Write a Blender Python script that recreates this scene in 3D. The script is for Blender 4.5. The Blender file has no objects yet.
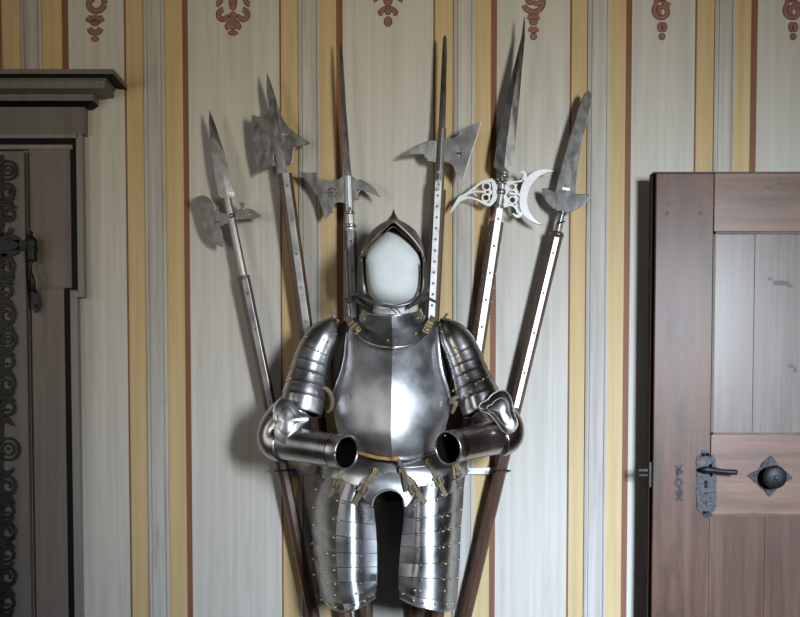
import bpy, bmesh, math, random
from mathutils import Vector, Matrix
random.seed(7)
PI = math.pi
col = bpy.context.scene.collection

# ------------------------------------------------------------------ camera
F = 1056.0; DIST = 3.3; CAMZ = 1.29; PPY = 450.0
TH = math.atan(F / 23400.0)
CAM = Vector((0, -DIST, CAMZ))
FWD = Vector((0, math.cos(TH), -math.sin(TH)))
UPV = Vector((0, math.sin(TH), math.cos(TH)))
def U(px, py, Y):
    """point of the place seen at photo position px, py that stands at depth Y (wall = 0)"""
    d = Vector((1, 0, 0)) * ((px - 400) / F) + UPV * (-(py - PPY) / F) + FWD
    return CAM + d * ((Y + DIST) / d.y)
def ppm(Y): return F / (DIST + Y)
cam_d = bpy.data.cameras.new('camera'); cam = bpy.data.objects.new('camera', cam_d); col.objects.link(cam)
cam.location = CAM; cam.rotation_euler = (PI / 2 - TH, 0, 0)
cam_d.sensor_width = 36; cam_d.lens = F / 800 * 36
cam_d.shift_y = (PPY - 308.5) / 800
bpy.context.scene.camera = cam

# ------------------------------------------------------------------ materials
def mat(name, c1, c2=None, rough=.5, metal=0.0, scale=(6, 6, 6), detail=5, bump=0.0, rough2=None, lo=.35, hi=.65,
        spec=.5, c3=None, scale3=(3, 3, 3), amt3=.5, lo3=.55, hi3=.75, bscale=None):
    m = bpy.data.materials.new(name); m.use_nodes = True
    nt = m.node_tree; N = nt.nodes; L = nt.links
    b = N['Principled BSDF']
    b.inputs['Metallic'].default_value = metal; b.inputs['Roughness'].default_value = rough
    b.inputs['Specular IOR Level'].default_value = spec
    tc = N.new('ShaderNodeTexCoord')
    def noise(sc, det):
        mp = N.new('ShaderNodeMapping'); mp.inputs['Scale'].default_value = sc
        L.new(tc.outputs['Object'], mp.inputs['Vector'])
        n = N.new('ShaderNodeTexNoise'); n.inputs['Scale'].default_value = 1; n.inputs['Detail'].default_value = det
        n.inputs['Roughness'].default_value = .6
        L.new(mp.outputs['Vector'], n.inputs['Vector']); return n
    def ramp(n, a, c):
        r = N.new('ShaderNodeMapRange'); r.inputs['From Min'].default_value = a; r.inputs['From Max'].default_value = c
        L.new(n.outputs['Fac'], r.inputs['Value']); return r
    c2 = c2 or c1
    n = noise(scale, detail); r = ramp(n, lo, hi)
    mx = N.new('ShaderNodeMix'); mx.data_type = 'RGBA'
    mx.inputs['A'].default_value = (*c1, 1); mx.inputs['B'].default_value = (*c2, 1)
    L.new(r.outputs['Result'], mx.inputs['Factor'])
    out = mx.outputs['Result']
    if c3:
        n3 = noise(scale3, 4); r3 = ramp(n3, lo3, hi3); r3.inputs['To Max'].default_value = amt3
        m3 = N.new('ShaderNodeMix'); m3.data_type = 'RGBA'; m3.inputs['B'].default_value = (*c3, 1)
        L.new(out, m3.inputs['A']); L.new(r3.outputs['Result'], m3.inputs['Factor']); out = m3.outputs['Result']
    L.new(out, b.inputs['Base Color'])
    if rough2 is not None:
        rr = N.new('ShaderNodeMapRange'); rr.inputs['From Min'].default_value = lo; rr.inputs['From Max'].default_value = hi
        rr.inputs['To Min'].default_value = rough; rr.inputs['To Max'].default_value = rough2
        L.new(n.outputs['Fac'], rr.inputs['Value']); L.new(rr.outputs['Result'], b.inputs['Roughness'])
    if bump:
        nb = noise(bscale or scale, 6)
        bp = N.new('ShaderNodeBump'); bp.inputs['Strength'].default_value = bump; bp.inputs['Distance'].default_value = .004
        L.new(nb.outputs['Fac'], bp.inputs['Height']); L.new(bp.outputs['Normal'], b.inputs['Normal'])
    return m
M = {}
M['white'] = mat('white_limewash', (.52, .49, .435), (.64, .61, .555), .75, scale=(55, 55, 1.1), bump=.12, lo=.3, hi=.7,
                 c3=(.38, .345, .29), scale3=(18, 18, 2.4), amt3=.5, lo3=.54, hi3=.8)
M['batten'] = mat('grey_batten_paint', (.40, .375, .335), (.58, .555, .51), .7, scale=(60, 60, 1.5), bump=.15, lo=.3, hi=.7,
                  c3=(.24, .21, .17), scale3=(30, 30, 3), amt3=.65, lo3=.56, hi3=.8)
M['ochre'] = mat('ochre_paint', (.53, .385, .185), (.63, .475, .255), .7, scale=(50, 50, 1.2), bump=.1,
                 c3=(.42, .29, .12), scale3=(10, 10, 1.6), amt3=.45)
M['redbrown'] = mat('red_brown_paint', (.18, .065, .028), (.25, .10, .048), .65, scale=(50, 50, 1.5), bump=.1)
M['line'] = mat('dark_line_paint', (.16, .075, .04), (.24, .11, .05), .7, scale=(40, 40, 3))
M['pink'] = mat('red_ornament_paint', (.25, .105, .085), (.34, .16, .135), .7, scale=(60, 60, 60))
M['pink_dark'] = mat('dark_ornament_outline_paint', (.06, .022, .018), (.09, .035, .028), .7)
M['steel'] = mat('polished_steel', (.45, .455, .47), (.66, .67, .69), .27, 1, scale=(9, 9, 9), rough2=.39, detail=7, bump=.05, bscale=(14, 14, 14),
                 c3=(.22, .205, .195), scale3=(9, 9, 6), amt3=.55, lo3=.55, hi3=.8)
M['steel_thigh'] = mat('thigh_plate_steel', (.34, .34, .355), (.53, .535, .55), .25, 1, scale=(10, 10, 10), rough2=.38, detail=7, bump=.05, bscale=(14, 14, 14),
                 c3=(.17, .155, .15), scale3=(9, 9, 6), amt3=.55, lo3=.5, hi3=.78)
M['steel_helmet'] = mat('browned_helmet_steel', (.15, .128, .105), (.24, .21, .175), .36, .72, scale=(12, 12, 12), rough2=.5)
M['steel_breast'] = mat('breastplate_steel', (.44, .45, .47), (.70, .71, .73), .36, 1, scale=(9, 9, 9), rough2=.52, detail=7, bump=.05, bscale=(10, 10, 10),
                 c3=(.25, .24, .23), scale3=(6, 6, 4), amt3=.35, lo3=.5, hi3=.8)
M['steel_dark'] = mat('dark_steel', (.22, .20, .185), (.36, .335, .31), .34, 1, scale=(12, 12, 12), rough2=.48, bump=.05)
M['steel_arm'] = mat('dark_reflection_steel', (.32, .295, .285), (.47, .45, .44), .22, 1, scale=(8, 8, 8), rough2=.33, bump=.04)  # right arm's dark room reflections put into a darker, browner steel colour
M['blade'] = mat('old_blade_steel', (.24, .232, .226), (.36, .355, .35), .36, 1, scale=(60, 60, 30), rough2=.46, detail=8, bump=.03, bscale=(120, 120, 90),
                 c3=(.08, .07, .065), scale3=(90, 90, 60), amt3=.4, lo3=.58, hi3=.75)
M['blade_bright'] = mat('bright_blade_steel', (.42, .42, .43), (.60, .60, .61), .38, 1, scale=(18, 18, 18), rough2=.5, detail=8, bump=.08, bscale=(40, 40, 40),
                 c3=(.35, .34, .33), scale3=(40, 40, 20), amt3=.4, lo3=.58, hi3=.75)
M['blade_white'] = mat('bright_pierced_steel', (.40, .40, .41), (.62, .62, .63), .50, 1, scale=(30, 30, 30), rough2=.62, detail=8, bump=.08, bscale=(60, 60, 60))
M['blade_dark'] = mat('dark_blade_steel', (.16, .15, .14), (.27, .26, .25), .34, 1, scale=(14, 14, 10), rough2=.48, detail=8, bump=.1, bscale=(40, 40, 40))
M['shade_black'] = mat('inside_shade_black', (.004, .004, .004), (.007, .006, .006), .9, 0, spec=.05)  # unlit hollows of the plates painted in as near-black
M['brass'] = mat('brass', (.42, .30, .11), (.62, .47, .22), .34, 1, scale=(60, 60, 60), rough2=.42)
M['leather_tan'] = mat('pale_leather', (.15, .115, .07), (.25, .20, .13), .65, scale=(40, 40, 40), bump=.2)
M['leather_dark'] = mat('brown_leather', (.08, .06, .042), (.14, .105, .07), .6, scale=(40, 40, 40), bump=.2)
M['leather_orange'] = mat('orange_leather', (.36, .18, .045), (.48, .26, .08), .55, scale=(40, 40, 40), bump=.1)
M['shaft'] = mat('dark_shaft_wood', (.060, .030, .020), (.115, .058, .036), .38, scale=(60, 60, 6), bump=.12,
                 c3=(.30, .14, .07), scale3=(80, 80, 7), amt3=.5, lo3=.6, hi3=.78)
M['shaft_red'] = mat('worn_shaft_wood', (.075, .038, .022), (.14, .072, .042), .42, scale=(60, 60, 6), bump=.12,
                 c3=(.05, .025, .018), scale3=(60, 60, 9), amt3=.6, lo3=.5, hi3=.7)
M['pad'] = mat('white_padding', (.72, .78, .80), (.80, .84, .86), .8, scale=(14, 14, 14), bump=.08, c3=(.62, .67, .69), scale3=(20, 20, 20), amt3=.4)
M['cloth'] = mat('dark_cloth', (.010, .009, .007), (.020, .017, .013), .9)
M['grey'] = mat('grey_door_paint', (.135, .120, .110), (.175, .158, .145), .55, scale=(40, 40, 1.6), bump=.1, c3=(.09, .075, .065), scale3=(12, 12, 2), amt3=.4)
M['grey_light'] = mat('grey_moulding_paint', (.20, .185, .17), (.26, .245, .225), .5, scale=(40, 40, 1.6), bump=.1)
M['grey_warm'] = mat('warm_grey_door_paint', (.155, .128, .115), (.20, .168, .15), .6, scale=(40, 40, 1.6), bump=.1, c3=(.10, .08, .07), scale3=(12, 12, 2), amt3=.4)
M['black'] = mat('black_band_and_gap_shade', (.004, .004, .004), (.008, .007, .007), .6, spec=.15, scale=(30, 30, 4))  # black of the painted bands, also used for shade in door gaps
M['iron'] = mat('black_iron', (.014, .014, .015), (.035, .035, .037), .42, .5, scale=(50, 50, 50), rough2=.6, bump=.3)
M['iron_grey'] = mat('tinned_iron', (.022, .024, .026), (.075, .083, .087), .5, .35, scale=(90, 90, 90), rough2=.6, bump=.4)
M['wood_v'] = mat('door_wood_upright', (.075, .034, .020), (.175, .092, .060), .42, scale=(38, 38, 2.6), bump=.14, rough2=.5, detail=7, lo=.3, hi=.7,
                  c3=(.035, .019, .015), scale3=(13, 13, 4), amt3=.75, lo3=.48, hi3=.78)
M['wood_h'] = mat('door_wood_level', (.12, .058, .034), (.245, .142, .098), .40, scale=(2.6, 38, 38), bump=.14, rough2=.5, detail=7, lo=.3, hi=.7,
                  c3=(.055, .03, .024), scale3=(3.4, 12, 14), amt3=.65, lo3=.5, hi3=.78)
M['wood_p'] = mat('door_panel_wood', (.09, .062, .048), (.22, .165, .135), .40, scale=(45, 45, 1.8), bump=.16, rough2=.52, detail=7, lo=.3, hi=.7,
                  c3=(.095, .062, .05), scale3=(8, 8, 1.6), amt3=.5, lo3=.5, hi3=.78)
M['wood_q'] = mat('door_panel_wood_reddish', (.068, .031, .018), (.15, .08, .051), .44, scale=(42, 42, 2), bump=.16, rough2=.52, detail=7, lo=.3, hi=.7,
                  c3=(.08, .048, .038), scale3=(9, 9, 3), amt3=.65, lo3=.48, hi3=.72)
M['wood_edge'] = mat('door_bead_wood', (.055, .026, .009), (.10, .05, .018), .5, scale=(20, 20, 20))
M['wood_dark'] = mat('door_edge_wood', (.045, .03, .026), (.08, .055, .048), .6, scale=(30, 30, 4))
M['knot'] = mat('knot_wood', (.035, .022, .018), (.06, .04, .03), .5)
M['floor'] = mat('floor_boards', (.07, .045, .028), (.11, .07, .045), .5, scale=(30, 2, 2))
M['ceiling_wood'] = mat('ceiling_boards', (.05, .032, .02), (.08, .052, .032), .6, scale=(20, 2, 20))
M['plaster'] = mat('old_plaster', (.30, .27, .23), (.36, .33, .29), .9, scale=(3, 3, 3))
M['plaster_dark'] = mat('room_plaster', (.06, .055, .047), (.09, .082, .07), .7, scale=(20, 20, 2))
M['bar'] = mat('pale_metal_bar', (.55, .55, .56), (.68, .68, .68), .42, .45, scale=(30, 30, 30))

for k, cw in (('wood_v', .10), ('wood_h', .20), ('wood_p', .26), ('wood_q', .05)):
    b_ = M[k].node_tree.nodes['Principled BSDF']; b_.inputs['Coat Weight'].default_value = cw; b_.inputs['Specular IOR Level'].default_value = .22; b_.inputs['Coat Roughness'].default_value = .26
M['bronze'] = mat('old_bronze', (.11, .08, .04), (.26, .20, .10), .4, 1, scale=(60, 60, 60), rough2=.5)
# ------------------------------------------------------------------ builders
def wloc(o):
    v = Vector((0, 0, 0))
    while o is not None: v += o.location; o = o.parent
    return v
def obj(name, verts, faces, m, parent=None, smooth=True, solid=None, bevel=None, mi=None, kind=None, sharp=None, sub=0):
    off = wloc(parent) if parent else Vector((0, 0, 0))
    me = bpy.data.meshes.new(name)
    me.from_pydata([tuple(Vector(v) - off) for v in verts], [], faces)
    ms = m if isinstance(m, (list, tuple)) else [m]
    for x in ms: me.materials.append(x)
    if mi:
        for p, k in zip(me.polygons, mi): p.material_index = k
    if smooth:
        for p in me.polygons: p.use_smooth = True
    me.update()
    o = bpy.data.objects.new(name, me); col.objects.link(o)
    if parent: o.parent = parent
    if kind: o['kind'] = kind
    if sharp is not None:
        try: me.set_sharp_from_angle(angle=math.radians(sharp))
        except Exception: pass
    if sub:
        s = o.modifiers.new('s', 'SUBSURF'); s.levels = sub; s.render_levels = sub
    if solid:
        s = o.modifiers.new('t', 'SOLIDIFY'); s.thickness = solid; s.offset = -1
        if len(ms) > 1: s.material_offset = 1; s.material_offset_rim = 0
        q = o.modifiers.new('e', 'EDGE_SPLIT'); q.split_angle = math.radians(55)
    if bevel:
        b = o.modifiers.new('b', 'BEVEL'); b.width = bevel; b.segments = 2; b.limit_method = 'ANGLE'; b.angle_limit = math.radians(35)
    return o
def thing(name, label, cat, loc, group=None):
    o = bpy.data.objects.new(name, None); col.objects.link(o); o.location = loc
    o.empty_display_size = .1
    o['label'] = label; o['category'] = cat
    if group: o['group'] = group
    return o
def boxv(x0, x1, y0, y1, z0, z1):
    v = [(x0, y0, z0), (x1, y0, z0), (x1, y1, z0), (x0, y1, z0), (x0, y0, z1), (x1, y0, z1), (x1, y1, z1), (x0, y1, z1)]
    f = [(0, 1, 5, 4), (1, 2, 6, 5), (2, 3, 7, 6), (3, 0, 4, 7), (4, 5, 6, 7), (3, 2, 1, 0)]
    return v, f
def box(name, x0, x1, y0, y1, z0, z1, m, parent=None, bevel=None, kind=None):
    v, f = boxv(x0, x1, y0, y1, z0, z1)
    return obj(name, v, f, m, parent, smooth=False, bevel=bevel, kind=kind)
def pbox(name, px0, px1, py0, py1, Yf, Yb, m, parent=None, bevel=None, kind=None):
    """box whose front face spans photo positions at depth Yf and reaches back to Yb"""
    a = U(px0, (py0 + py1) / 2, Yf); c = U(px1, (py0 + py1) / 2, Yf)
    return box(name, a.x, c.x, Yf, Yb, U((px0 + px1) / 2, py1, Yf).z, U((px0 + px1) / 2, py0, Yf).z, m, parent, bevel, kind)
class MB:
    def __init__(s): s.v = []; s.f = []; s.mi = []
    def add(s, v, f, k=0):
        n = len(s.v); s.v += [Vector(x) for x in v]; s.f += [tuple(i + n for i in q) for q in f]; s.mi += [k] * len(f)
    def build(s, name, m, parent=None, **kw):
        return obj(name, s.v, s.f, m, parent, mi=s.mi, **kw)
def cr(pts, n):
    """Catmull-Rom resample of tuples to n points, even in arc length"""
    P = [tuple(map(float, p)) for p in pts]
    if len(P) < 2: return P * n
    k = len(P[0]); dense = []
    S = 10
    for i in range(len(P) - 1):
        p0 = P[max(i - 1, 0)]; p1 = P[i]; p2 = P[i + 1]; p3 = P[min(i + 2, len(P) - 1)]
        for j in range(S):
            t = j / S; t2 = t * t; t3 = t2 * t
            dense.append(tuple(.5 * (2 * p1[a] + (-p0[a] + p2[a]) * t + (2 * p0[a] - 5 * p1[a] + 4 * p2[a] - p3[a]) * t2 + (-p0[a] + 3 * p1[a] - 3 * p2[a] + p3[a]) * t3) for a in range(k)))
    dense.append(P[-1])
    L = [0]
    for i in range(1, len(dense)):
        L.append(L[-1] + math.dist(dense[i][:2], dense[i - 1][:2]) + 1e-9)
    out = []; j = 0
    for i in range(n):
        s = L[-1] * i / (n - 1)
        while j < len(L) - 2 and L[j + 1] < s: j += 1
        w = (s - L[j]) / (L[j + 1] - L[j]); w = min(max(w, 0), 1)
        out.append(tuple(dense[j][a] * (1 - w) + dense[j + 1][a] * w for a in range(k)))
    return out
SURF = []          # samples of armour surfaces (px, py, Y) for seating rivets and straps
def depth_at(px, py):
    best = sorted(((s[0] - px) ** 2 + (s[1] - py) ** 2, s[2]) for s in SURF)[:6]
    near = [y for d, y in best if d < best[0][0] + 12]
    return min(near)
def grid_faces(r, c):
    return [(i * c + j, i * c + j + 1, (i + 1) * c + j + 1, (i + 1) * c + j) for i in range(r - 1) for j in range(c - 1)]
def patch(name, rows, m, parent, nu=25, nv=None, thick=.002, surf=True, resample=True, crease=None, lip=False, centre=None, **kw):
    """a sheet through rows of (px, py, Y) lines"""
    R = [cr(r, nu) for r in rows] if resample else rows
    nu = len(R[0])
    if nv:
        C = [cr2([R[i][j] for i in range(len(R))], nv) for j in range(nu)]
        R = [[C[j][i] for j in range(nu)] for i in range(nv)]
    if surf: SURF.extend(p for r in R for p in r)
    if lip: R = R + [[(p[0], p[1] + 1.2, p[2] + .007) for p in R[-1]]]
    V = [U(*p) for r in R for p in r]
    fs = grid_faces(len(R), nu)
    a, b, c, d = [V[i] for i in fs[len(fs) // 2]]
    nrm = (b - a).cross(d - a)
    if nrm.dot((CAM - a) if centre is None else (a - centre)) < 0: fs = [tuple(reversed(q)) for q in fs]
    o = obj(name, V, fs, m, parent, solid=thick, **kw)
    if crease is not None:
        at = o.data.attributes.new('sharp_edge', 'BOOLEAN', 'EDGE')
        for e in o.data.edges:
            if e.vertices[0] % nu == crease and e.vertices[1] % nu == crease: at.data[e.index].value = True
    return o
def cr2(pts, n):
    P = pts; k = len(P[0]); out = []
    for i in range(n):
        u = (len(P) - 1) * i / (n - 1); q = min(int(u), len(P) - 2); t = u - q
        p0 = P[max(q - 1, 0)]; p1 = P[q]; p2 = P[q + 1]; p3 = P[min(q + 2, len(P) - 1)]
        t2 = t * t; t3 = t2 * t
        out.append(tuple(.5 * (2 * p1[a] + (-p0[a] + p2[a]) * t + (2 * p0[a] - 5 * p1[a] + 4 * p2[a] - p3[a]) * t2 + (-p0[a] + 3 * p1[a] - 3 * p2[a] + p3[a]) * t3) for a in range(k)))
    return out
def sect(xl, xr, ys, yc, Yf, Ys, n=25, keel=0.0, yp=1.0, xk=None, e=1.0, vee=0.0):
    """half-round row from xl to xr; sides at depth Ys, front at Yf"""
    out = []
    xm = (xl + xr) / 2 if xk is None else xk
    for i in range(n):
        a = -PI / 2 + PI * i / (n - 1); s = math.sin(a); c = max(math.cos(a), 0)
        px = xm + (xr - xm) * s if s > 0 else xm + (xm - xl) * s
        cc = c ** e * (1 - vee) + vee * (1 - abs(s))
        out.append((px, ys + (yc - ys) * c ** yp, Ys + (Yf - Ys) * cc - keel * max(0, 1 - abs(s) * 1.6) ** 1.3))
    return out
def tube3(name, P, R, m, parent, n=14, closed_ends=True, solid=None, aspect=None, smooth=True, **kw):
    """tube through 3-D points with radii R"""
    V = []; Fc = []
    up = Vector((0, 1, 0.01))
    for i, p in enumerate(P):
        t = (P[min(i + 1, len(P) - 1)] - P[max(i - 1, 0)]).normalized()
        x = t.cross(up)
        if x.length < 1e-4: x = t.cross(Vector((1, 0, 0)))
        x.normalize(); y = x.cross(t).normalized()
        for k in range(n):
            a = 2 * PI * k / n
            V.append(p + x * (R[i] * math.cos(a)) + y * (R[i] * math.sin(a) * (aspect or 1)))
    for i in range(len(P) - 1):
        for k in range(n):
            Fc.append((i * n + k, (i + 1) * n + k, (i + 1) * n + (k + 1) % n, i * n + (k + 1) % n))
    if closed_ends:
        Fc.append(tuple(range(n))); Fc.append(tuple(reversed(range((len(P) - 1) * n, len(P) * n))))
    bm = bmesh.new()
    vs = [bm.verts.new(v) for v in V]
    for q in Fc:
        try: bm.faces.new([vs[i] for i in q])
        except ValueError: pass
    bm.normal_update()
    # outward for open tubes too
    s = 0
    for fa in list(bm.faces)[:n]:
        cc = fa.calc_center_median(); s += fa.normal.dot(cc - (P[0] + P[1]) / 2)
    fl = s < 0
    bm.free()
    if fl: Fc = [tuple(reversed(q)) for q in Fc]
    return obj(name, V, Fc, m, parent, smooth=smooth, solid=solid, **kw)
def ptube(name, pts, r_px, m, parent, n=8, N=None, off=0.0, **kw):
    """tube along (px, py, Y) points; r_px number or list"""
    N = N or max(6, len(pts) * 4)
    rr = r_px if isinstance(r_px, (list, tuple)) else [r_px] * len(pts)
    Q = cr([(*p, r) for p, r in zip(pts, rr)], N)
    P = [U(q[0], q[1], q[2] - off) for q in Q]
    R = [q[3] / ppm(q[2]) for q in Q]
    return tube3(name, P, R, m, parent, n=n, **kw)
def ribbon_geo(pts, w, Yf, th, N=None, mb=None, k=0, smoothpts=True):
    """flat strip of width w (px) along (px,py) points, front at Yf(px,py) and th thick"""
    ww = w if isinstance(w, (list, tuple)) else [w] * len(pts)
    Q = [(p[0], p[1], x) for p, x in zip(pts, ww)]
    N = N or max(4, len(pts) * 5)
    if smoothpts: Q = cr(Q, N)
    V = []
    for i, q in enumerate(Q):
        a = Q[max(i - 1, 0)]; b = Q[min(i + 1, len(Q) - 1)]
        dx, dy = b[0] - a[0], b[1] - a[1]; l = math.hypot(dx, dy) or 1
        nx, ny = -dy / l, dx / l; h = q[2] / 2
        y = Yf(q[0], q[1]) if callable(Yf) else Yf
        V += [U(q[0] - nx * h, q[1] - ny * h, y), U(q[0] + nx * h, q[1] + ny * h, y)]
        V += [V[-2] + Vector((0, th, 0)), V[-1] + Vector((0, th, 0))]
    Fc = []
    for i in range(len(Q) - 1):
        a = i * 4; b = a + 4
        Fc += [(a, a + 1, b + 1, b), (a + 2, b + 2, b + 3, a + 3), (a, b, b + 2, a + 2), (a + 1, a + 3, b + 3, b + 1)]
    e = (len(Q) - 1) * 4
    Fc += [(0, 2, 3, 1), (e, e + 1, e + 3, e + 2)]
    if mb is not None: mb.add(V, Fc, k)
    return V, Fc
def ribbon(name, pts, w, Yf, th, m, parent, bevel=None, **kw):
    V, Fc = ribbon_geo(pts, w, Yf, th, **kw)
    o = obj(name, V, Fc, m, parent, smooth=False, bevel=bevel)
    fixn(o); return o
def fixn(o):
    bm = bmesh.new(); bm.from_mesh(o.data); bmesh.ops.recalc_face_normals(bm, faces=bm.faces); bm.to_mesh(o.data); bm.free()
def spiral(cx, cy, r0, r1, a0, turns, n=22):
    out = []
    for i in range(n):
        t = i / (n - 1); a = a0 + turns * 2 * PI * t; r = r0 + (r1 - r0) * t
        out.append((cx + r * math.cos(a), cy + r * math.sin(a)))
    return out
def soften(poly, deg=62):
    out = []; n = len(poly)
    for i in range(n):
        a = Vector(poly[i - 1]); b = Vector(poly[i]); c = Vector(poly[(i + 1) % n])
        u = b - a; v = c - b
        ang = math.degrees(u.angle(v)) if u.length > 1e-6 and v.length > 1e-6 else 0
        if ang > deg: out.append(tuple(b))
        else: out += [tuple(b - u * .25), tuple(b + v * .25)]
    return out
def plate_geo(poly, Yf, th):
    n = len(poly); V = []
    for p in poly: V.append(U(p[0], p[1], Yf(p[0], p[1]) if callable(Yf) else Yf))
    V += [v + Vector((0, th, 0)) for v in V]
    Fc = [tuple(range(n)), tuple(reversed(range(n, 2 * n)))] + [(i, i + n, (i + 1) % n + n, (i + 1) % n) for i in range(n)]
    return V, Fc
def plate(name, poly, Yf, th, m, parent, bevel=.0012, soft=1, holes=None):
    for _ in range(soft): poly = soften(poly)
    V, Fc = plate_geo(poly, Yf, th)
    o = obj(name, V, Fc, m, parent, smooth=False); fixn(o)
    if holes:
        mb = MB()
        for h in holes:
            hv, hf = plate_geo(h, (lambda x, y: (Yf(x, y) if callable(Yf) else Yf) - .02), th + .04); mb.add(hv, hf)
        cut = mb.build('cutter', m, parent, smooth=False); fixn(cut)
        bo = o.modifiers.new('h', 'BOOLEAN'); bo.operation = 'DIFFERENCE'; bo.object = cut; bo.solver = 'EXACT'
        dg = bpy.context.evaluated_depsgraph_get(); dg.update()
        me = bpy.data.meshes.new_from_object(o.evaluated_get(dg))
        o.modifiers.clear(); o.data = me; me.name = name
        bpy.data.objects.remove(cut, do_unlink=True)
    if bevel:
        b = o.modifiers.new('b', 'BEVEL'); b.width = bevel; b.segments = 2; b.limit_method = 'ANGLE'; b.angle_limit = math.radians(40)
    return o
def circ(cx, cy, r, n=10, ry=None): return [(cx + r * math.cos(2 * PI * i / n), cy + (ry or r) * math.sin(2 * PI * i / n)) for i in range(n)]
def dish(name, outline, Yedge, bulge, m, parent, rings=7, thick=.002, c=None, power=2.0, surf=True, soft=1, ripple=0):
    for _ in range(soft): outline = soften(outline, 100)
    n = len(outline)
    cx, cy = c or (sum(p[0] for p in outline) / n, sum(p[1] for p in outline) / n)
    ye = Yedge if callable(Yedge) else (lambda x, y: Yedge)
    V = []; Fc = []
    for k in range(rings, 0, -1):
        s = k / rings
        for p in outline:
            x = cx + (p[0] - cx) * s; y = cy + (p[1] - cy) * s
            d = ye(x, y) - bulge * (1 - s ** power)
            if ripple: d += ripple * math.exp(-((s - .62) / .07) ** 2)
            if surf: SURF.append((x, y, d))
            V.append(U(x, y, d))
    V.append(U(cx, cy, ye(cx, cy) - bulge))
    for k in range(rings - 1):
        for i in range(n):
            j = (i + 1) % n
            Fc.append((k * n + i, k * n + j, (k + 1) * n + j, (k + 1) * n + i))
    for i in range(n): Fc.append(((rings - 1) * n + i, (rings - 1) * n + (i + 1) % n, len(V) - 1))
    a, b, cc = [V[i] for i in Fc[-1]]
    if (b - a).cross(cc - a).dot(CAM - a) < 0: Fc = [tuple(reversed(q)) for q in Fc]
    return obj(name, V, Fc, m, parent, solid=thick)
def rim(name, outline, Yf, r, m, parent):
    o2 = soften(outline, 100); o2 = o2 + o2[:1]
    P = [U(p[0], p[1], Yf(p[0], p[1])) for p in o2]
    return tube3(name, P, [r / 345] * len(P), m, parent, n=8)
def dome_geo(p, r, h=.6, n=8):
    """little rivet head facing the room at point p"""
    V = []; Fc = []
    for k in range(3):
        e = k / 3 * PI / 2
        for i in range(n):
            a = 2 * PI * i / n
            V.append(p + Vector((r * math.cos(e) * math.cos(a), -r * h * math.sin(e), r * math.cos(e) * math.sin(a))))
    V.append(p + Vector((0, -r * h, 0)))
    for k in range(2):
        for i in range(n): Fc.append((k * n + i, k * n + (i + 1) % n, (k + 1) * n + (i + 1) % n, (k + 1) * n + i))
    for i in range(n): Fc.append((2 * n + i, 2 * n + (i + 1) % n, 3 * n))
    return V, Fc
RM = {}
def rivets(name, pts, r_px, m, parent, Y=None, h=.7):
    """each rivet head an object of its own; copies share one mesh"""
    off = wloc(parent)
    for q in pts:
        y = Y(q[0], q[1]) if callable(Y) else (Y if Y is not None else depth_at(q[0], q[1]) - .001)
        key = (m.name, h)
        if key not in RM:
            o = obj(name, *dome_geo(Vector((0, 0, 0)), 1.0, h), m, None); fixn(o); RM[key] = o.data
        else:
            o = bpy.data.objects.new(name, RM[key]); col.objects.link(o)
        o.parent = parent; r = r_px / ppm(y); o.scale = (r, r, r); o.location = U(q[0], q[1], y) - off
    return o

# ------------------------------------------------------------------ the room
XL, XR, YB, ZT = -2.35, 3.05, -4.45, 3.2
def X0(px, py=38): return U(px, py, 0).x
groups = [  # photo positions across the wall: line, ochre, batten left, batten right, ochre end, red-brown end
    (-289, -287, -270, -249, -231, -225), (-135, -133, -116, -95, -78, -72),
    (-.5, 2, 21.5, 42, 62, 68.5), (124, 126, 143.7, 164.5, 182.3, 188), (279.2, 281, 298.5, 320, 336.2, 342.7),
    (433.3, 435, 453.5, 474.5, 491, 497), (570, 572, 587.7, 609.7, 626, 632), (695, 697, 714.5, 734.7, 751, 757.5),
    (824, 826, 843, 864, 880, 886), (955, 957, 974, 995, 1012, 1018), (1090, 1092, 1108, 1129, 1146, 1152), (1230, 1232, 1248, 1268, 1284, 1290)]
edges = [(XL, 0)]
for (a, b, c, d, e, g) in groups:
    for px, k in ((a, 3), (b, 1), (d - (d - c) / 2, 1), (e, 2), (g, 0)):
        x = X0(px)
        if XL < x < XR: edges.append((x, k))
mb = MB()
for i, (x, k) in enumerate(edges):
    x1 = edges[i + 1][0] if i + 1 < len(edges) else XR
    v = [(x, 0, 0), (x1, 0, 0), (x1, 0, ZT), (x, 0, ZT)]; mb.add(v, [(0, 1, 2, 3)], k)
mb.add([(XL, .12, 0), (XR, .12, 0), (XR, .12, ZT), (XL, .12, ZT)], [(3, 2, 1, 0)], 0)
wall = mb.build('wall_front', [M['white'], M['ochre'], M['redbrown'], M['line']], smooth=False, kind='structure')
wall['label'] = 'whitewashed board wall painted with ochre and red-brown upright stripes'
# cover battens with moulded edges
bi = 0
for (a, b, c, d, e, g) in groups:
    xa, xb = X0(c), X0(d)
    if xa < XL or xb > XR: continue
    bi += 1
    w = xb - xa
    prof = [(0, 0), (0, .006), (.006, .0085), (.009, .0075), (.0095, .0045), (.012, .0045), (.0125, .0075), (.014, .008),
            (w - .014, .008), (w - .0125, .0075), (w - .012, .0045), (w - .0095, .0045), (w - .009, .0075), (w - .006, .0085), (w, .006), (w, 0)]
    V = [(xa + p[0], -p[1], 0) for p in prof] + [(xa + p[0], -p[1], ZT) for p in prof]
    n = len(prof)
    Fc = [(i, i + 1, i + 1 + n, i + n) for i in range(n - 1)]
    t = obj('trim_%d' % bi, V, Fc, M['batten'], smooth=False, kind='structure')
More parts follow.
